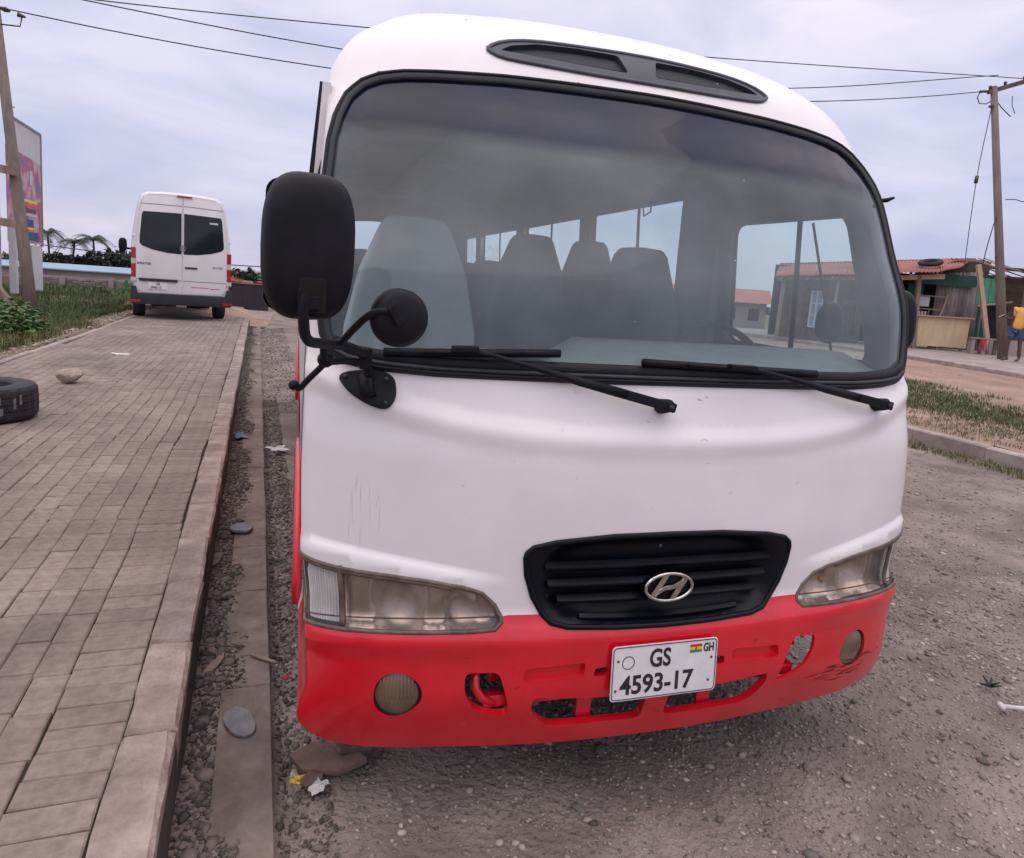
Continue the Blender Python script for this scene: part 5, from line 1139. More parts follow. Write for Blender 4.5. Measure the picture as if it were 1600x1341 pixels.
for y0, y1, z0, z1, mm in ((22.5, 23.9, 2.90, 2.98, 'flagyel'), (22.5, 23.9, 2.78, 2.86, 'flagred'), (22.4, 23.8, 2.62, 2.74, 'ink'), (22.4, 23.9, 2.50, 2.58, 'bbwhite'), (22.6, 23.5, 2.20, 2.42, 'denim'), (22.6, 23.6, 2.12, 2.17, 'flagyel'), (22.4, 24.0, 1.80, 2.05, 'denim'), (24.15, 24.40, 1.85, 3.0, 'orangeroof'), (23.2, 23.5, 3.42, 3.85, 'bbwhite')):
    slabq('print_block', bbq(y0, y1, z0, z1, z0, z1, .022), .004, M[mm])
slabq('top_frame', bbq(21.5, 24.55, 5.05, 5.12, 5.05, 5.12, .02), .09, M['bbframe'])
slabq('end_frame', bbq(24.50, 24.60, 1.65, 5.1, 1.65, 5.1, .02), .09, M['bbframe'])
slabq('base_panel', bbq(23.3, 24.5, bz-.3, 1.66, bz-.3, 1.66, 0), .10, M['bbwhite'])
MB().tube([(.0, -.6, -.3), (0, -.6, 4.7)], .05, 8).build('support_post', M['bbframe'], bb)
o = MB().box((-8.30, 20.6, 1.28), (.16, .16, 1.9)).build('white_post', M['bbwhite']); tag(o, 'short white post between the leaning pole and the billboard', 'post')
o = MB().tube([(-8.62, 19.9, -.1), (-8.62, 19.9, 3.4)], .045, 8).build('dark_post', M['rustmetal']); tag(o, 'thin dark metal post at the far left edge', 'post')
kk = empty('kiosk', (-10.05, 20.4, tz(20)+.2), 0, 'pale blue kiosk wall cut off by the left picture edge', 'kiosk')
MB().box((0, 0, 1.9), (2.4, 2.0, 3.6)).build('kiosk_wall', M['bbwhite'], kk); MB().box((0, -1.02, 1.9), (2.3, .04, 3.3)).build('kiosk_panel', M['blueroof'], kk)
# far wall, roof, trees
def wall_run(name, x0, y0, x1, y1, z0, z1, m, label, cat, stones=False, thick=.3):
    w = empty(name, ((x0+x1)/2, (y0+y1)/2, z0), 0, label, cat); c = Vector(w.location); MB().bar(Vector((x0, y0, (z0+z1)/2))-c, Vector((x1, y1, (z0+z1)/2))-c, thick, z1-z0).build('wall_core', m, w)
    if stones:
        L = math.hypot(x1-x0, y1-y0); d = Vector((x1-x0, y1-y0, 0))/L; nn = Vector((d.y, -d.x, 0)); nn = nn if nn.y < 0 else -nn; b = MB(); g = random.Random(3); z = z0; 
        while z < z1-.08:
            h = .17; s = g.uniform(-.3, 0)
            while s < L:
                l = g.uniform(.25, .45); p = Vector((x0, y0, z+h/2))+d*(s+l/2)+nn*(thick/2+g.uniform(.0, .05)); b.box(p-c, (l-.05, .06, h-.045), Matrix.Rotation(math.atan2(d.y, d.x), 3, 'Z')); s += l
            z += h
        o = b.build('stonework', M['wallstone'], w, fix=False); o['kind'] = 'stuff'
    return w
wall_run('stone_wall', -19.3, 57.2, -7.2, 55.8, -1.45, -.18, M['plaster'], 'low grey stone wall far behind the grass, left of the van', 'wall', True)
wall_run('brown_wall', -19.8, 52.0, -17.0, 51.4, -1.4, -.22, M['redwall'], 'reddish brown plastered wall beyond the weeds, left of the grey stone wall', 'wall')
for x, h in ((-17.1, .0), (-13.9, .05), (-10.2, .0)): o = MB().box((x, 56.9-(x+19)*.11, -.78+h/2), (.32, .42, 1.30+h)).build('wall_pier', M['plaster']); tag(o, {-17.1: 'leftmost plastered pier of the grey stone wall', -13.9: 'middle plastered pier of the grey stone wall, near the green post', -10.2: 'plastered wall pier hidden behind the white van'}[x], 'pier')
o = MB().box((-12.55, 54.5, -.70), (.20, .12, 1.25)).build('green_post', M['greenpost'], bevel=.02); tag(o, 'short bright green post in front of the stone wall beside the van', 'post')
hs = empty('long_building', (-16, 72, -1.6), 0, 'long low building with a pale blue roof behind the stone wall', 'building')
MB().box((-6.5, 0, .85), (17, 5, 1.7)).build('building_wall', M['plaster'], hs)
rfb = MB()
rfb.add([(-15.4, -2.9, 1.62), (2.4, -2.9, 1.62), (2.4, 0, 2.05), (-15.4, 0, 2.05), (-15.4, -2.9, 1.72), (2.4, -2.9, 1.72), (2.4, 0, 2.15), (-15.4, 0, 2.15)], [(0, 1, 2, 3), (4, 5, 6, 7), (0, 1, 5, 4), (1, 2, 6, 5), (2, 3, 7, 6), (3, 0, 4, 7)]); rfb.build('metal_roof', M['blueroof'], hs)
def crown_cloud(b, c, r, n, size, g, flatz=.8):
    for i in range(n):
        d = Vector((g.gauss(0, 1), g.gauss(0, 1), g.gauss(0, 1))).normalized()*(g.random()**.4); p = Vector(c)+Vector((d.x*r, d.y*r, d.z*r*flatz)); a = Vector((g.gauss(0, 1), g.gauss(0, 1), g.gauss(0, .6))).normalized()*size*g.uniform(.6, 1.4); t = a.cross(Vector((g.gauss(0, 1), g.gauss(0, 1), g.gauss(0, 1)))).normalized()*size*.45
        b.add([p-a*.5, p+t, p+a*.5, p-t], [(0, 1, 2, 3)])
def tree(x, y, z, h, r, seed, label, cat='tree', group=None):
    g = random.Random(seed); t = empty('broadleaf_tree', (x, y, z), 0, label, cat, group); MB().tube([(0, 0, -.3), (.1*r, 0, h*.5), (0, 0, h*.75)], [.09*r, .07*r, .03*r], 7).build('trunk', M['bark'], t); b = MB()
    for k in range(7): a = g.uniform(0, 6.28); q = r*.5*math.sqrt(g.random()); crown_cloud(b, (q*math.cos(a), q*math.sin(a), h-r*g.uniform(.55, 1.0)), r*g.uniform(.35, .6), 90, r*.16, g)
    b.build('crown', M['palm'], t, fix=False)
def palm(x, y, z, h, seed, label, fr=20, L=3.2):
    g = random.Random(seed); t = empty('palm_tree', (x, y, z), 0, label, 'palm tree', 'palms on the skyline left of the van'); top = Vector((g.uniform(-.4, .4), 0, h)); MB().tube([(0, 0, -.5), (top.x*.3, 0, h*.5), top], [.22, .16, .13], 7).build('trunk', M['bark'], t); b = MB()
    for i in range(fr):
        a = 6.28*i/fr+g.uniform(-.2, .2); up = g.uniform(.05, 1.1); pts = []; l = L*g.uniform(.8, 1.15)
        for k in range(7): s = k/6; pts.append(top+Vector((math.cos(a)*l*s*math.cos(up*.6), math.sin(a)*l*s*math.cos(up*.6), l*(math.sin(up)*s-.85*s*s))))
        for k in range(6):
            for m_ in range(3):
                p = pts[k]+(pts[k+1]-pts[k])*(m_/3); side = Vector((-math.sin(a), math.cos(a), 0)); w = l*.26*(1-abs(k/6-.4))
                for sg in (-1, 1): q = p+side*(sg*w)+Vector((math.cos(a)*w*.4, math.sin(a)*w*.4, -w*.55)); dw = (pts[k+1]-pts[k])*.22; b.add([p, p+dw, q+dw*.3], [(0, 1, 2)])
    b.build('crown', M['palm'], t, fix=False)
palm(-37.9, 126, -2.1, 6.6, 1, 'tallest palm, leftmost on the skyline next to the billboard'); palm(-34.6, 125, -2.1, 5.4, 2, 'second palm from the billboard, lower than its neighbours', 18, 2.9); palm(-31.2, 124, -2.1, 6.0, 3, 'third palm from the billboard, midway to the van', 20, 3.2)
for i, (x, y, h, r, lab) in enumerate(((-39.5, 124, 2.9, 1.8, 'dark bush on the skyline right beside the billboard edge'), (-36.6, 123, 2.6, 1.7, 'dark tree between the first and second palms'), (-33.0, 123, 2.7, 1.8, 'dark tree between the second and third palms'), (-29.2, 122, 4.0, 2.2, 'round dark tree right of the third palm'), (-26.8, 122, 3.8, 1.9, 'dark tree just left of the white van'), (-24.3, 121, 3.3, 2.0, 'dark tree partly hidden behind the white van'))): tree(x, y, -2.05, h+1.6, r*1.7, 40+i, lab, group='dark trees on the left skyline')
for i, (x, y, h, r, lab) in enumerate(((-8.1, 78, 2.1, .85, 'small tree just right of the van above the dark hoarding'), (-6.6, 79, 2.7, 1.05, 'taller small tree in the gap between van and bus mirror'), (-5.4, 79, 2.3, .9, 'small tree beside the black bus mirror'))): tree(x, y, -1.35, h, r, 60+i, lab, group='small trees beyond the hoarding')
oh = empty('orange_roof_house', (-7.3, 82, -1.4), 0, 'tiny house with an orange roof seen between the van and the bus mirror', 'house'); MB().box((0, 0, .5), (1.6, 1.6, 1.2)).build('house_wall', M['redwall'], oh); MB().prism([(-1.0, 1.1), (1.0, 1.1), (0, 2.2)], (0, 1.9, 0), (0, -.95, 0)).build('house_roof', M['orangeroof'], oh)
ho = empty('hoarding', (-4.6, 46.5, -1.3), R_(-18), 'dark brown hoarding across the end of the road beyond the van', 'hoarding')
for k in range(5): MB().box((-1.60+k*.80, 0, .86), (.79, .06, 1.72)).build('hoarding_panel', M['hoard'], ho)
MB().box((0, -.05, 1.70), (4.0, .08, .06)).build('hoarding_rail', M['redwall'], ho)
for k in range(4): MB().box((-1.3+k*.9, .2, 1.80), (.5, .3, .14)).build('top_load', M['lampred' if k % 2 else 'plaster'], ho, bevel=.03)
o = MB().box((-2.45, 46.0, -.45), (.20, .20, 1.75)).build('gate_post', M['plaster']); tag(o, 'pale post at the right end of the dark hoarding', 'post')

# ------------------------------------------------------------------ right side: stalls, bench, person, pole
SX = (18.29, 16.24, .40); SR = math.atan2(-.34, .94)
shed = empty('roadside_shack', SX, SR, 'timber shack with rusty red roof, plywood counter and corrugated sheet wall', 'shack')
def patch4(name, c, nu, nv, m, parent, amp=.018, waves=40, th=.0):
    """corrugated sheet between four corners: c00, c10, c11, c01"""
    c = [np.array(p, float) for p in c]; V = []; F = []
    for i in range(nu+1):
        for j in range(nv+1):
            a, b = i/nu, j/nv; p = c[0]*(1-a)*(1-b)+c[1]*a*(1-b)+c[2]*a*b+c[3]*(1-a)*b; p = p.copy(); p[2] += amp*math.sin(a*waves*2*math.pi)+.012*math.sin(b*7+a*5); V.append(p)
    F = [(i*(nv+1)+j, (i+1)*(nv+1)+j, (i+1)*(nv+1)+j+1, i*(nv+1)+j+1) for i in range(nu) for j in range(nv)]
    o = link(name, npmesh(name, V, F, True), m, parent)
    md = o.modifiers.new('thickness', 'SOLIDIFY'); md.thickness = .006; return o
rf1 = [(-5.0, -.45, 1.98), (.05, -.45, 2.47), (1.2, 2.0, 3.04), (-4.1, 2.0, 2.50)]
for k in range(4):
    a, b = k/4, (k+1)/4+.01; L = lambda p, q, t: [p[i]+(q[i]-p[i])*t for i in range(3)]
    patch4('roof_sheet', [L(rf1[0], rf1[1], a), L(rf1[0], rf1[1], b), L(rf1[3], rf1[2], b), L(rf1[3], rf1[2], a)], 80, 4, M['roofred'], shed, .016, 11)
patch4('roof_sheet', [(.05, -.45, 2.475), (.68, -.35, 2.66), (2.35, 1.9, 3.13), (1.2, 2.0, 3.045)], 70, 4, M['roofred'], shed, .014, 9)
MB().bar((-4.1, 2.05, 2.50), (2.4, 1.95, 3.12), .10, .06).build('roof_ridge', M['darkwood'], shed)
for i in range(7): MB().bar((-4.8+.8*i, -.40, 1.90+.078*i), (-4.0+.85*i, 1.95, 2.42+.086*i), .06, .09).build('rafter', M['plank'], shed)
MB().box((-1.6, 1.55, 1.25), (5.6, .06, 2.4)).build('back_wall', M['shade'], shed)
for i, x in enumerate((-4.6, -2.9, -1.55)): MB().bar((x, .0, -.1), (x+.04, .0, 2.05+.1*i), .10, .10).build('post', M['plank'], shed)
p_ = MB().bar((-.20, 0, -.1), (-.36, 0, 2.33), .13, .13).build('post', M['plank'], shed, bevel=.01)
MB().bar((-1.25, -.02, 2.19), (.42, -.02, 2.35), .06, .15).build('fascia_beam', M['paletimber'], shed)
MB().bar((-4.8, -.02, 1.93), (-1.25, -.02, 2.18), .06, .12).build('fascia_beam', M['plank'], shed)
# left half: grey planked wall with a white window frame
for i in range(11): MB().box((-4.35+.24*i, .30, 1.05), (.225, .03, 2.0)).build('wall_board', M['darkwood'], shed)
wf = MB()
for z in (.46, .84, 1.22, 1.60): wf.box((-3.36, .25, z), (.36, .04, .05))
for x in (-3.54, -3.36, -3.18): wf.box((x, .25, 1.03), (.05, .045, 1.18))
wf.build('window_frame', M['bbwhite'], shed)
MB().box((-3.36, .275, 1.03), (.34, .01, 1.1)).build('window_pane', M['blueroof'], shed)
# counter: three plywood sheets under a ledge
x = -.29
for i, w in enumerate((1.02, .28, .42)):
    MB().box((x+w/2, -.02+.004*i, .595), (w-.006, .018, .95)).build('counter_panel', M['ply'], shed); x += w
MB().bar((-.34, -.06, 1.075), (1.50, -.06, 1.095), .14, .03).build('counter_ledge', M['paletimber'], shed)
for xx in (-.25, .55, 1.30): MB().bar((xx, .05, -.02), (xx, .05, 1.05), .07, .07).build('counter_leg', M['plank'], shed)
# corrugated wall behind the counter
rs = random.Random(6)
for i in range(6):
    x0 = .55+.235*i; c = [(x0, .60, 0), (x0+.25, .60, 0)]
    V = []; F = []; n = 12
    for j in range(n+1):
        xx = x0+.25*j/n; yy = .60+.018*math.sin(j/n*4*math.pi)+.006*i
        V += [(xx, yy, .05), (xx+.01*rs.uniform(-1, 1)*0, yy, 2.50+.02*i+rs.uniform(-.01, .01))]
    F = [(2*j, 2*j+2, 2*j+3, 2*j+1) for j in range(n)]
    o = MB().add(V, F).build('wall_sheet', M['rust'], shed, smooth=True, fix=False); o.modifiers.new('thickness', 'SOLIDIFY').thickness = .004
MB().box((.75, .5, 2.28), (2.0, .03, .36)).build('green_fascia', M['dgreen'], shed)
MB().box((.05, .9, 1.75), (.5, .03, .7)).build('dark_shutter', M['dgreen'], shed)
MB().box((.10, .45, 1.55), (.42, .02, .34)).build('notice_board', M['bbwhite'], shed)
MB().bar((-.2, .40, 1.72), (.85, .40, 1.72), .03, .04).bar((-.2, .40, 1.30), (.7, .40, 1.30), .03, .04).build('shelf_rail', M['plank'], shed)
MB().bar((.66, .38, 1.05), (.83, .38, 1.80), .07, .05).build('shelf_upright', M['plank'], shed)
MB().bar((.30, .38, 1.06), (.30, .38, 1.30), .04, .04).build('shelf_upright', M['plank'], shed)
for i in range(4): MB().tube([(-.08+.1*i, .42, 1.08), (-.08+.1*i, .42, 1.22)], .035, 8).build('jar', M['whitelamp'], shed)
MB().ball((-.72, .5, 1.92), .045, 8, 6).build('pale_bulb', M['paper'], shed, smooth=True)
for i in range(5): MB().box((-.95+.12*i, .6, 1.25+.06*(i % 3)), (.10, .1, .5)).build('hanging_goods', M['darkwood' if i % 2 else 'ink'], shed)
MB().prism([(-.1, 2.25), (2.35, 2.25), (2.4, 3.0), (1.2, 2.93), (.0, 2.45)], (0, .03, 0), (0, 1.0, 0)).build('gable_board', M['darkwood'], shed)
tt = MB(); tt.tube([(.15+.30*math.cos(t), .42+.26*math.sin(t), 2.79+.06*math.cos(t)*.9+.055*math.sin(t)) for t in [2*math.pi*i/32 for i in range(32)]], .075, 10, closed=True)
o = tt.build('old_tyre', M['tyre'], None, smooth=True); o.location = SX; o.rotation_euler = (0, 0, SR); tag(o, 'old tyre lying on the rusty red roof', 'tyre')
# green stall right of the corner
gs = empty('green_stall', SX, SR, 'small stall of green metal sheets with a bare pole roof behind the utility pole', 'stall')
for i in range(4):
    x0 = 1.96+.20*i; MB().box((x0, .62+.01*(i % 2), 2.0), (.185, .02, .86)).build('green_sheet', M['green'], gs, bevel=.006)
MB().bar((1.9, .55, 1.52), (3.0, .55, 1.72), .05, .05).build('sheet_rail', M['paletimber'], gs)
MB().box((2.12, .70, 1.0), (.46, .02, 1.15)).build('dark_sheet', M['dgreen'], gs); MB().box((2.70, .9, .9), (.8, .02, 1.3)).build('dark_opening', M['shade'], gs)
MB().bar((1.30, -.2, 2.78), (2.06, -.2, .0), .11, .13).build('leaning_post', M['paletimber'], gs)
MB().tube([(1.93, .3, .1), (1.90, .3, 1.6)], .02, 6).build('thin_post', M['plank'], gs)
for i in range(7):
    t = i/6; MB().tube([(1.35+.55*t*.4, -.35+.38*i, 2.98+.02*i), (3.2+.3*(i % 2), -.55+.38*i, 2.42+.02*i)], .016, 6).build('roof_pole', M['paletimber' if i % 3 else 'plank'], gs)
MB().bar((1.4, -.3, 2.90), (1.5, 2.2, 3.05), .06, .06).bar((2.9, -.4, 2.44), (3.0, 2.2, 2.6), .06, .06).build('pole_beam', M['plank'], gs)
MB().bar((3.0, 0, 0), (3.0, 0, 2.5), .08, .08).build('post', M['plank'], gs)
for i in range(5): MB().box((2.12+.30*i, -.2, .24), (.28, .18, .50)).build('low_block', M['plaster'], gs, bevel=.01)
bench = empty('bench', SX, SR, 'rough plank bench in front of the corrugated wall, right of the plywood counter', 'bench')
MB().bar((1.05, -.75, .50), (2.05, -.75, .50), .28, .04).build('seat', M['plank'], bench)
for x in (1.15, 1.48, 1.92): MB().box((x, -.75, .22), (.10, .22, .50)).build('leg', M['plaster'], bench)
o = MB().prism([(1.27, .12), (1.36, .49), (1.50, .49), (1.46, .10), (1.40, .35)], (0, .02, 0), (0, -.91, 0)).build('red_cloth', M['redcloth']); o.location = SX; o.rotation_euler = (0, 0, SR); tag(o, 'red cloth hanging from the plank bench', 'cloth')
s2 = empty('board_shack', SX, SR, 'brown board shack cut off by the right picture edge, behind the person', 'shack')
for i in range(11): MB().box((4.6, 2.0-.012*(i % 2), .12+.235*i), (3.6, .04, .240)).build('wall_board', M['plank2'], s2)
MB().box((4.4, 1.0, 2.75), (3.8, 3.4, .06), Euler((R_(4), R_(2), 0)).to_matrix()).build('roof', M['darkwood'], s2)
MB().box((4.4, -.6, 2.25), (2.6, .05, .35)).build('sign_board', M['paletimber'], s2)
MB().bar((3.4, -.3, 1.72), (5.6, -.3, 1.80), .08, .05).bar((3.3, -.3, 1.45), (5.6, -.3, 1.5), .06, .05).build('front_rail', M['paletimber'], s2)
MB().bar((3.5, -.3, 0), (3.5, -.3, 2.6), .10, .10).bar((5.4, -.3, 0), (5.4, -.3, 2.6), .10, .10).build('front_posts', M['plank'], s2)
MB().box((4.6, .4, .4), (2.2, .7, .8)).build('counter', M['darkwood'], s2)
# far building seen through the cabin, with a red roof
fb = empty('far_house', (31.5, 50, -.55), R_(-30), 'red roofed house seen through the bus side windows', 'house')
MB().box((0, 0, 1.0), (9, 5, 2.0)).build('house_wall', M['plaster'], fb); MB().prism([(-3.0, 2.0), (3.0, 2.0), (0, 3.1)], (9.8, 0, 0), (-4.9, 0, 0), (0, 1, 0)).build('house_roof', M['orangeroof'], fb)
for i in range(5): MB().box((-3.6+1.8*i, -2.52, 1.1), (.8, .05, .9)).build('window', M['shade'], fb)
ft = MB(); gg = random.Random(12)
for i in range(260):
    x = -150+i*1.35+gg.uniform(-1, 1); crown_cloud(ft, (x, 175+gg.uniform(-8, 8), -1.2+gg.uniform(0, 1.1)), gg.uniform(1.6, 2.6), 26, 1.1, gg, .8)
tag(ft.build('far_trees', M['palm'], None, fix=False), 'far dark line of trees along the horizon', None, None, 'stuff')
o = wall_run('boundary_wall', 2.5, 30, 16, 24, -.3, 1.0, M['plaster'], 'low grey wall far behind, seen through the bus windows', 'wall')

def skin_body(name, verts, edges, radii, m, parent, sub=2, root=0):
    me = bpy.data.meshes.new(name); me.from_pydata(verts, edges, []); me.update(); o = bpy.data.objects.new(name, me); COL.objects.link(o)
    sk = o.modifiers.new('skin', 'SKIN'); sk.use_smooth_shade = True
    for i, v in enumerate(me.skin_vertices[0].data):
        r = radii[i]; v.radius = r if isinstance(r, tuple) else (r, r); v.use_root = (i == root)
    sb = o.modifiers.new('sub', 'SUBSURF'); sb.levels = sub; sb.render_levels = sub
    dg = bpy.context.evaluated_depsgraph_get(); dg.update(); em = bpy.data.meshes.new_from_object(o.evaluated_get(dg)); bpy.data.objects.remove(o); em.materials.clear()
    return link(name, em, m, parent)
per = empty('person', (17.77, 12.74, .415), R_(-52.5), 'person in orange yellow shirt and blue shorts by the utility pole, holding a phone', 'person')
B_ = [(0.01, 0, .93), (.03, 0, 1.08), (.07, 0, 1.28), (.11, 0, 1.42), (.130, -.01, 1.50), (.140, -.02, 1.575), (.148, -.02, 1.655), (.152, -.01, 1.73),
      (-.09, 0, .88), (-.15, -.01, .50), (-.145, .03, .09), (-.19, -.06, .035), (-.26, -.10, .025),
      (.10, .02, .88), (.12, .02, .50), (.155, .07, .09), (.12, -.02, .035), (.06, -.08, .025),
      (-.07, .03, 1.43), (-.01, .07, 1.17), (-.20, -.06, 1.155), (-.29, -.09, 1.185), (-.335, -.10, 1.195),
      (.27, .0, 1.43), (.34, .03, 1.18), (.27, -.13, 1.02), (.24, -.17, .97), (.22, -.19, .92)]
E_ = [(0, 1), (1, 2), (2, 3), (3, 4), (4, 5), (5, 6), (6, 7), (0, 8), (8, 9), (9, 10), (10, 11), (11, 12), (0, 13), (13, 14), (14, 15), (15, 16), (16, 17), (3, 18), (18, 19), (19, 20), (20, 21), (21, 22), (3, 23), (23, 24), (24, 25), (25, 26), (26, 27)]
Rr = [(.13, .10), (.12, .095), (.14, .10), (.12, .09), .056, (.074, .080), (.084, .095), (.066, .078), .085, .055, .038, .04, .022, .085, .055, .038, .04, .022, .055, .042, .026, .03, .018, .055, .042, .026, .03, .018]
skin_body('body', B_, E_, Rr, M['skin'], per)
skin_body('shirt', [(.005, 0, .83), (.03, 0, 1.05), (.07, 0, 1.28), (.11, 0, 1.41), (.125, 0, 1.46), (-.08, .03, 1.42), (-.04, .06, 1.20), (.29, 0, 1.42), (.345, .02, 1.20)], [(0, 1), (1, 2), (2, 3), (3, 4), (3, 5), (5, 6), (3, 7), (7, 8)], [(.20, .16), (.18, .145), (.18, .14), (.15, .12), .08, .088, .084, .088, .084], M['shirt'], per)
skin_body('shorts', [(.01, 0, .95), (-.09, 0, .84), (-.125, -.005, .60), (.10, .01, .84), (.115, .02, .60)], [(0, 1), (1, 2), (0, 3), (3, 4)], [(.15, .12), .115, .098, .115, .098], M['denim'], per)
hd = MB().ball((.150, .012, 1.690), .088, 12, 8, (.95, 1.03, .95)).build('hair', M['hair'], per, smooth=True)
fc = MB().ball((.146, -.112, 1.635), .016, 6, 4, (.8, 1, 1.2)).ball((.068, -.01, 1.64), .018, 6, 5, (.5, 1, 1.4)).ball((.228, -.01, 1.64), .018, 6, 5, (.5, 1, 1.4)).build('ears_and_nose', M['skin'], per, smooth=True)
for ex in (.115, .178): MB().ball((ex, -.098, 1.655), .010, 6, 4, (1.2, .6, .7)).build('eye', M['ink'], per, smooth=True)
MB().ball((.146, -.102, 1.598), .016, 8, 4, (1.5, .5, .4)).build('mouth', M['redwall'], per, smooth=True)
for (hx, hy, hz, sx) in ((-.345, -.105, 1.20, -1), (.215, -.20, .90, 0)):
    for k in range(4):
        f = (k-1.5)*.017
        if sx: pts = [(hx+.02, hy+f*.3, hz+f), (hx-.025, hy-.01+f*.3, hz+f*1.1), (hx-.045, hy-.03, hz+f*1.1+.006)]
        else: pts = [(hx+f, hy, hz+.02), (hx+f, hy-.01, hz-.03), (hx+f, hy+.0, hz-.055)]
        MB().tube(pts, [.009, .0085, .007], 6).build('finger', M['skin'], per, smooth=True)
    MB().tube([(hx+.02, hy, hz+.01), (hx-.01, hy-.02, hz+.035), (hx-.02, hy-.02, hz+.05)] if sx else [(hx, hy, hz+.03), (hx+.04, hy-.01, hz), (hx+.045, hy-.01, hz-.02)], [.011, .009, .007], 6).build('thumb', M['skin'], per, smooth=True)
o = MB().box((0, 0, 0), (.014, .075, .15), Euler((0, R_(60), 0)).to_matrix()).build('mobile_phone', M['phone'], None, bevel=.004)
o.parent = None; q = Vector((-.385, -.13, 1.215)); q.rotate(Euler((0, 0, R_(-52.5)))); o.location = Vector((17.77, 12.74, .415))+q; o.rotation_euler = (0, 0, R_(-52.5)); tag(o, 'pale mobile phone held out in the left hand of the person', 'phone')

up_ = empty('utility_pole', (18.351, 13.424, .35), 0, 'tall wooden utility pole with a crossarm beside the person', 'utility pole')
pb = Vector((0, 0, -.1)); ptop = Vector((17.877-18.351, 14.687-13.424, 8.012-.35))
MB().tube([pb, ptop*.5, ptop*1.01], [.135, .105, .088], 14).build('pole_shaft', M['pole'], up_, smooth=True)
ca, cb_ = Vector((17.74, 14.715, 7.93))-Vector(up_.location), Vector((18.693, 14.472, 8.29))-Vector(up_.location); cd = (cb_-ca)
MB().bar(ca-cd*.02, ca+cd*2.2, .10, .12).build('crossarm', M['darkwood'], up_)
for t in (.02, .45, 1.0, 1.9): MB().tube([ca+cd*t+Vector((0, 0, .05)), ca+cd*t+Vector((0, 0, .14)), ca+cd*t+Vector((0, 0, .17))], [.03, .045, .02], 8).build('insulator', M['insul'], up_, smooth=True)
a0 = ca+Vector((-.12, 0, 0)); MB().tube([ca, a0, a0+Vector((-.12, .02, -.02))], [.02, .04, .03], 8).ball(a0+Vector((-.16, .02, -.03)), .045, 8, 5).build('strain_insulator', M['insul'], up_, smooth=True)
MB().tube([a0+Vector((-.18, .02, -.04)), a0+Vector((-.25, .02, -.2)), a0+Vector((-.16, 0, -.36)), a0+Vector((.1, 0, -.33)), ca+Vector((.22, 0, -.17))], .014, 6).build('jumper_wire', M['wire'], up_, smooth=True)
MB().tube([ca+Vector((.2, 0, -.1)), ca+Vector((.55, .0, -.35)), ca+Vector((.95, .0, -.55))], .014, 6).tube([ca+Vector((.9, .0, .02)), ca+Vector((.95, .0, -.25)), ca+Vector((1.1, 0, -.45))], .010, 6).build('drop_wire', M['wire'], up_, smooth=True)
MB().box(ptop*.935+Vector((-.1, 0, 0)), (.14, .1, .06)).build('bracket', M['rustmetal'], up_)
MB().bar(ptop*.38, ptop*.38+Vector((-.16, .02, 0)), .03).build('step_bolt', M['rustmetal'], up_)
def cable(name, pts, r, label, cat='cable', m='wire'):
    """smooth curve through the points"""
    P = [Vector(p) for p in pts]; P = [P[0]*2-P[1]]+P+[P[-1]*2-P[-2]]; o = []
    for i in range(1, len(P)-2):
        for k in range(12):
            t = k/12; a, b, c, d = P[i-1:i+3]; o.append(.5*((2*b)+(-a+c)*t+(2*a-5*b+4*c-d)*t*t+(-a+3*b-3*c+d)*t**3))
    o.append(P[-2]); return tag(MB().tube(o, r, 6).build(name, M[m], None, smooth=True), label, cat)
cable('guy_wire', [(17.837, 14.633, 7.556), (17.475, 14.437, 5.445), (17.15, 14.1, 2.6)], .011, 'thin guy wire slanting down left of the utility pole', m='wire')
o = MB().tube([(17.455, 14.43, 5.33), (17.475, 14.437, 5.53)], .05, 8).build('guy_insulator', M['insul'], None, smooth=True); tag(o, 'dark egg insulator halfway along the guy wire', 'insulator')
cable('service_cable', [(18.20, 14.131, 4.55), (17.95, 14.05, 4.3), (17.78, 14.02, 3.6), (17.70, 14.012, 3.0)], .013, 'loose cable curving from the utility pole down to the shack roof')
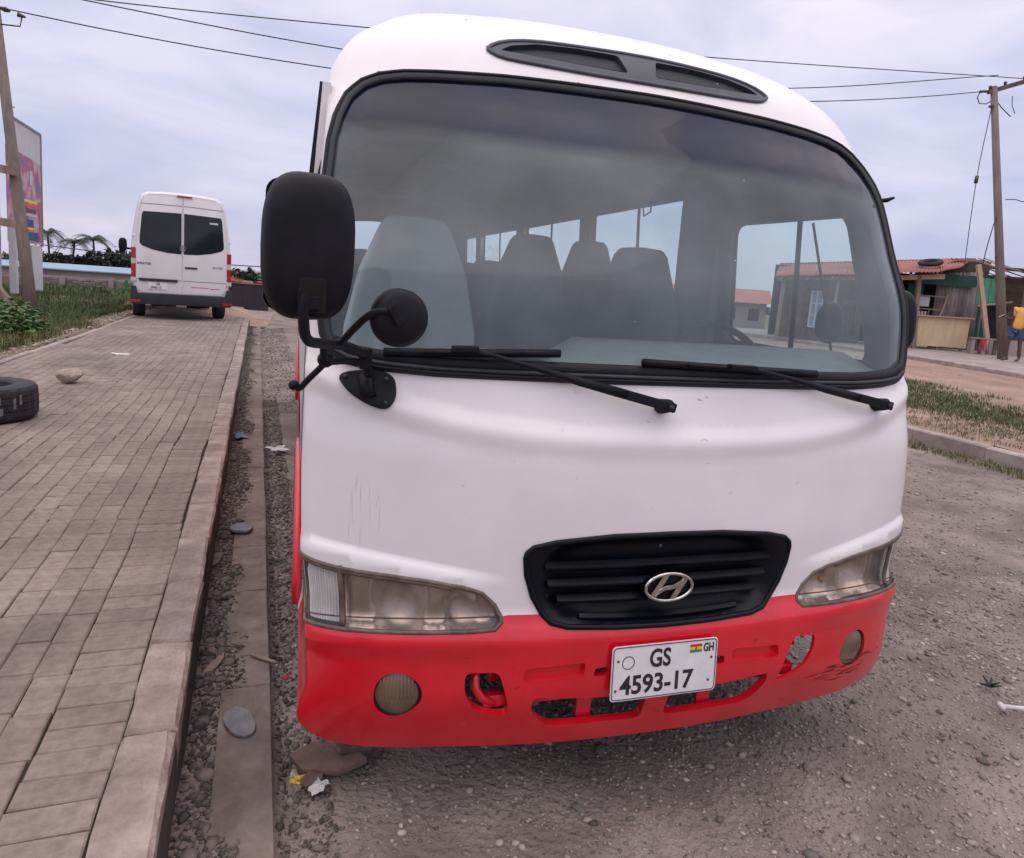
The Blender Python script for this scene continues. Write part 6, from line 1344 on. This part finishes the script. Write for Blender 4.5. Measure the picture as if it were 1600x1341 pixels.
cable('side_cable', [(18.15, 14.0, 4.90), (18.5, 13.97, 4.93), (18.8, 13.948, 4.90), (19.8, 13.9, 4.95)], .013, 'cable leaving the utility pole towards the right picture edge')
def span(name, pts, label): return cable(name, pts, .0125, label, 'power line')
def parab(L, Mi, R, n=9, ext=0):
    L, Mi, R = Vector(L), Vector(Mi), Vector(R); H = lambda p: Vector((p.x, p.y, 0)); t0 = (H(Mi)-H(L)).length/(H(R)-H(L)).length
    zlin = L.z+(R.z-L.z)*t0; k = (Mi.z-zlin)/(t0*(1-t0)); o = []
    for i in range(n+1):
        t = -ext+(1+ext)*i/n; p = L.lerp(R, 0)+(R-L)*t; p.z = L.z+(R.z-L.z)*t+k*t*(1-t); o.append(p)
    return o
span('power_line', parab((-6.874, 15.879, 6.292), (-.388, 15.206, 6.033), (17.70, 14.724, 7.95), 14), 'lowest of the three power lines, running from the leaning pole to the crossarm')
span('power_line', [(-9.5, 15.2, 6.75)]+[(-5.277, 15.419, 6.564), (-.195, 15.194, 6.369), (5.2, 15.5, 6.62), (11.547, 15.357, 7.286), (17.991, 14.7, 8.42)], 'middle power line passing behind the roof of the bus to the crossarm')
span('power_line', [(-9.0, 15.5, 6.5)]+[(-5.173, 15.945, 6.761), (.332, 15.659, 7.052), (9.445, 15.559, 7.784), (19.182, 14.876, 8.55)], 'highest of the three power lines above the roof of the bus')
ib = MB().tube([(-6.90, 15.88, 6.29), (-6.78, 15.87, 6.27), (-6.70, 15.86, 6.25)], [.02, .055, .03], 8).tube([(-6.55, 15.84, 6.20), (-6.42, 15.83, 6.17)], [.05, .02], 8).tube([(-6.48, 15.84, 6.18), (-6.52, 15.84, 5.98), (-7.0, 15.8, 5.95)], .016, 6)
tag(ib.build('line_clamp', M['insul'], None, smooth=True), 'dark line clamp with a looped tail where the lowest wire meets the leaning pole', 'clamp')
cable('far_cable', [(-28, 82, 2.3), (-18, 80, 1.75), (-8, 78, 1.5), (6, 76, 1.9)], .05, 'thin distant cable low on the skyline between billboard and bus', 'power line')
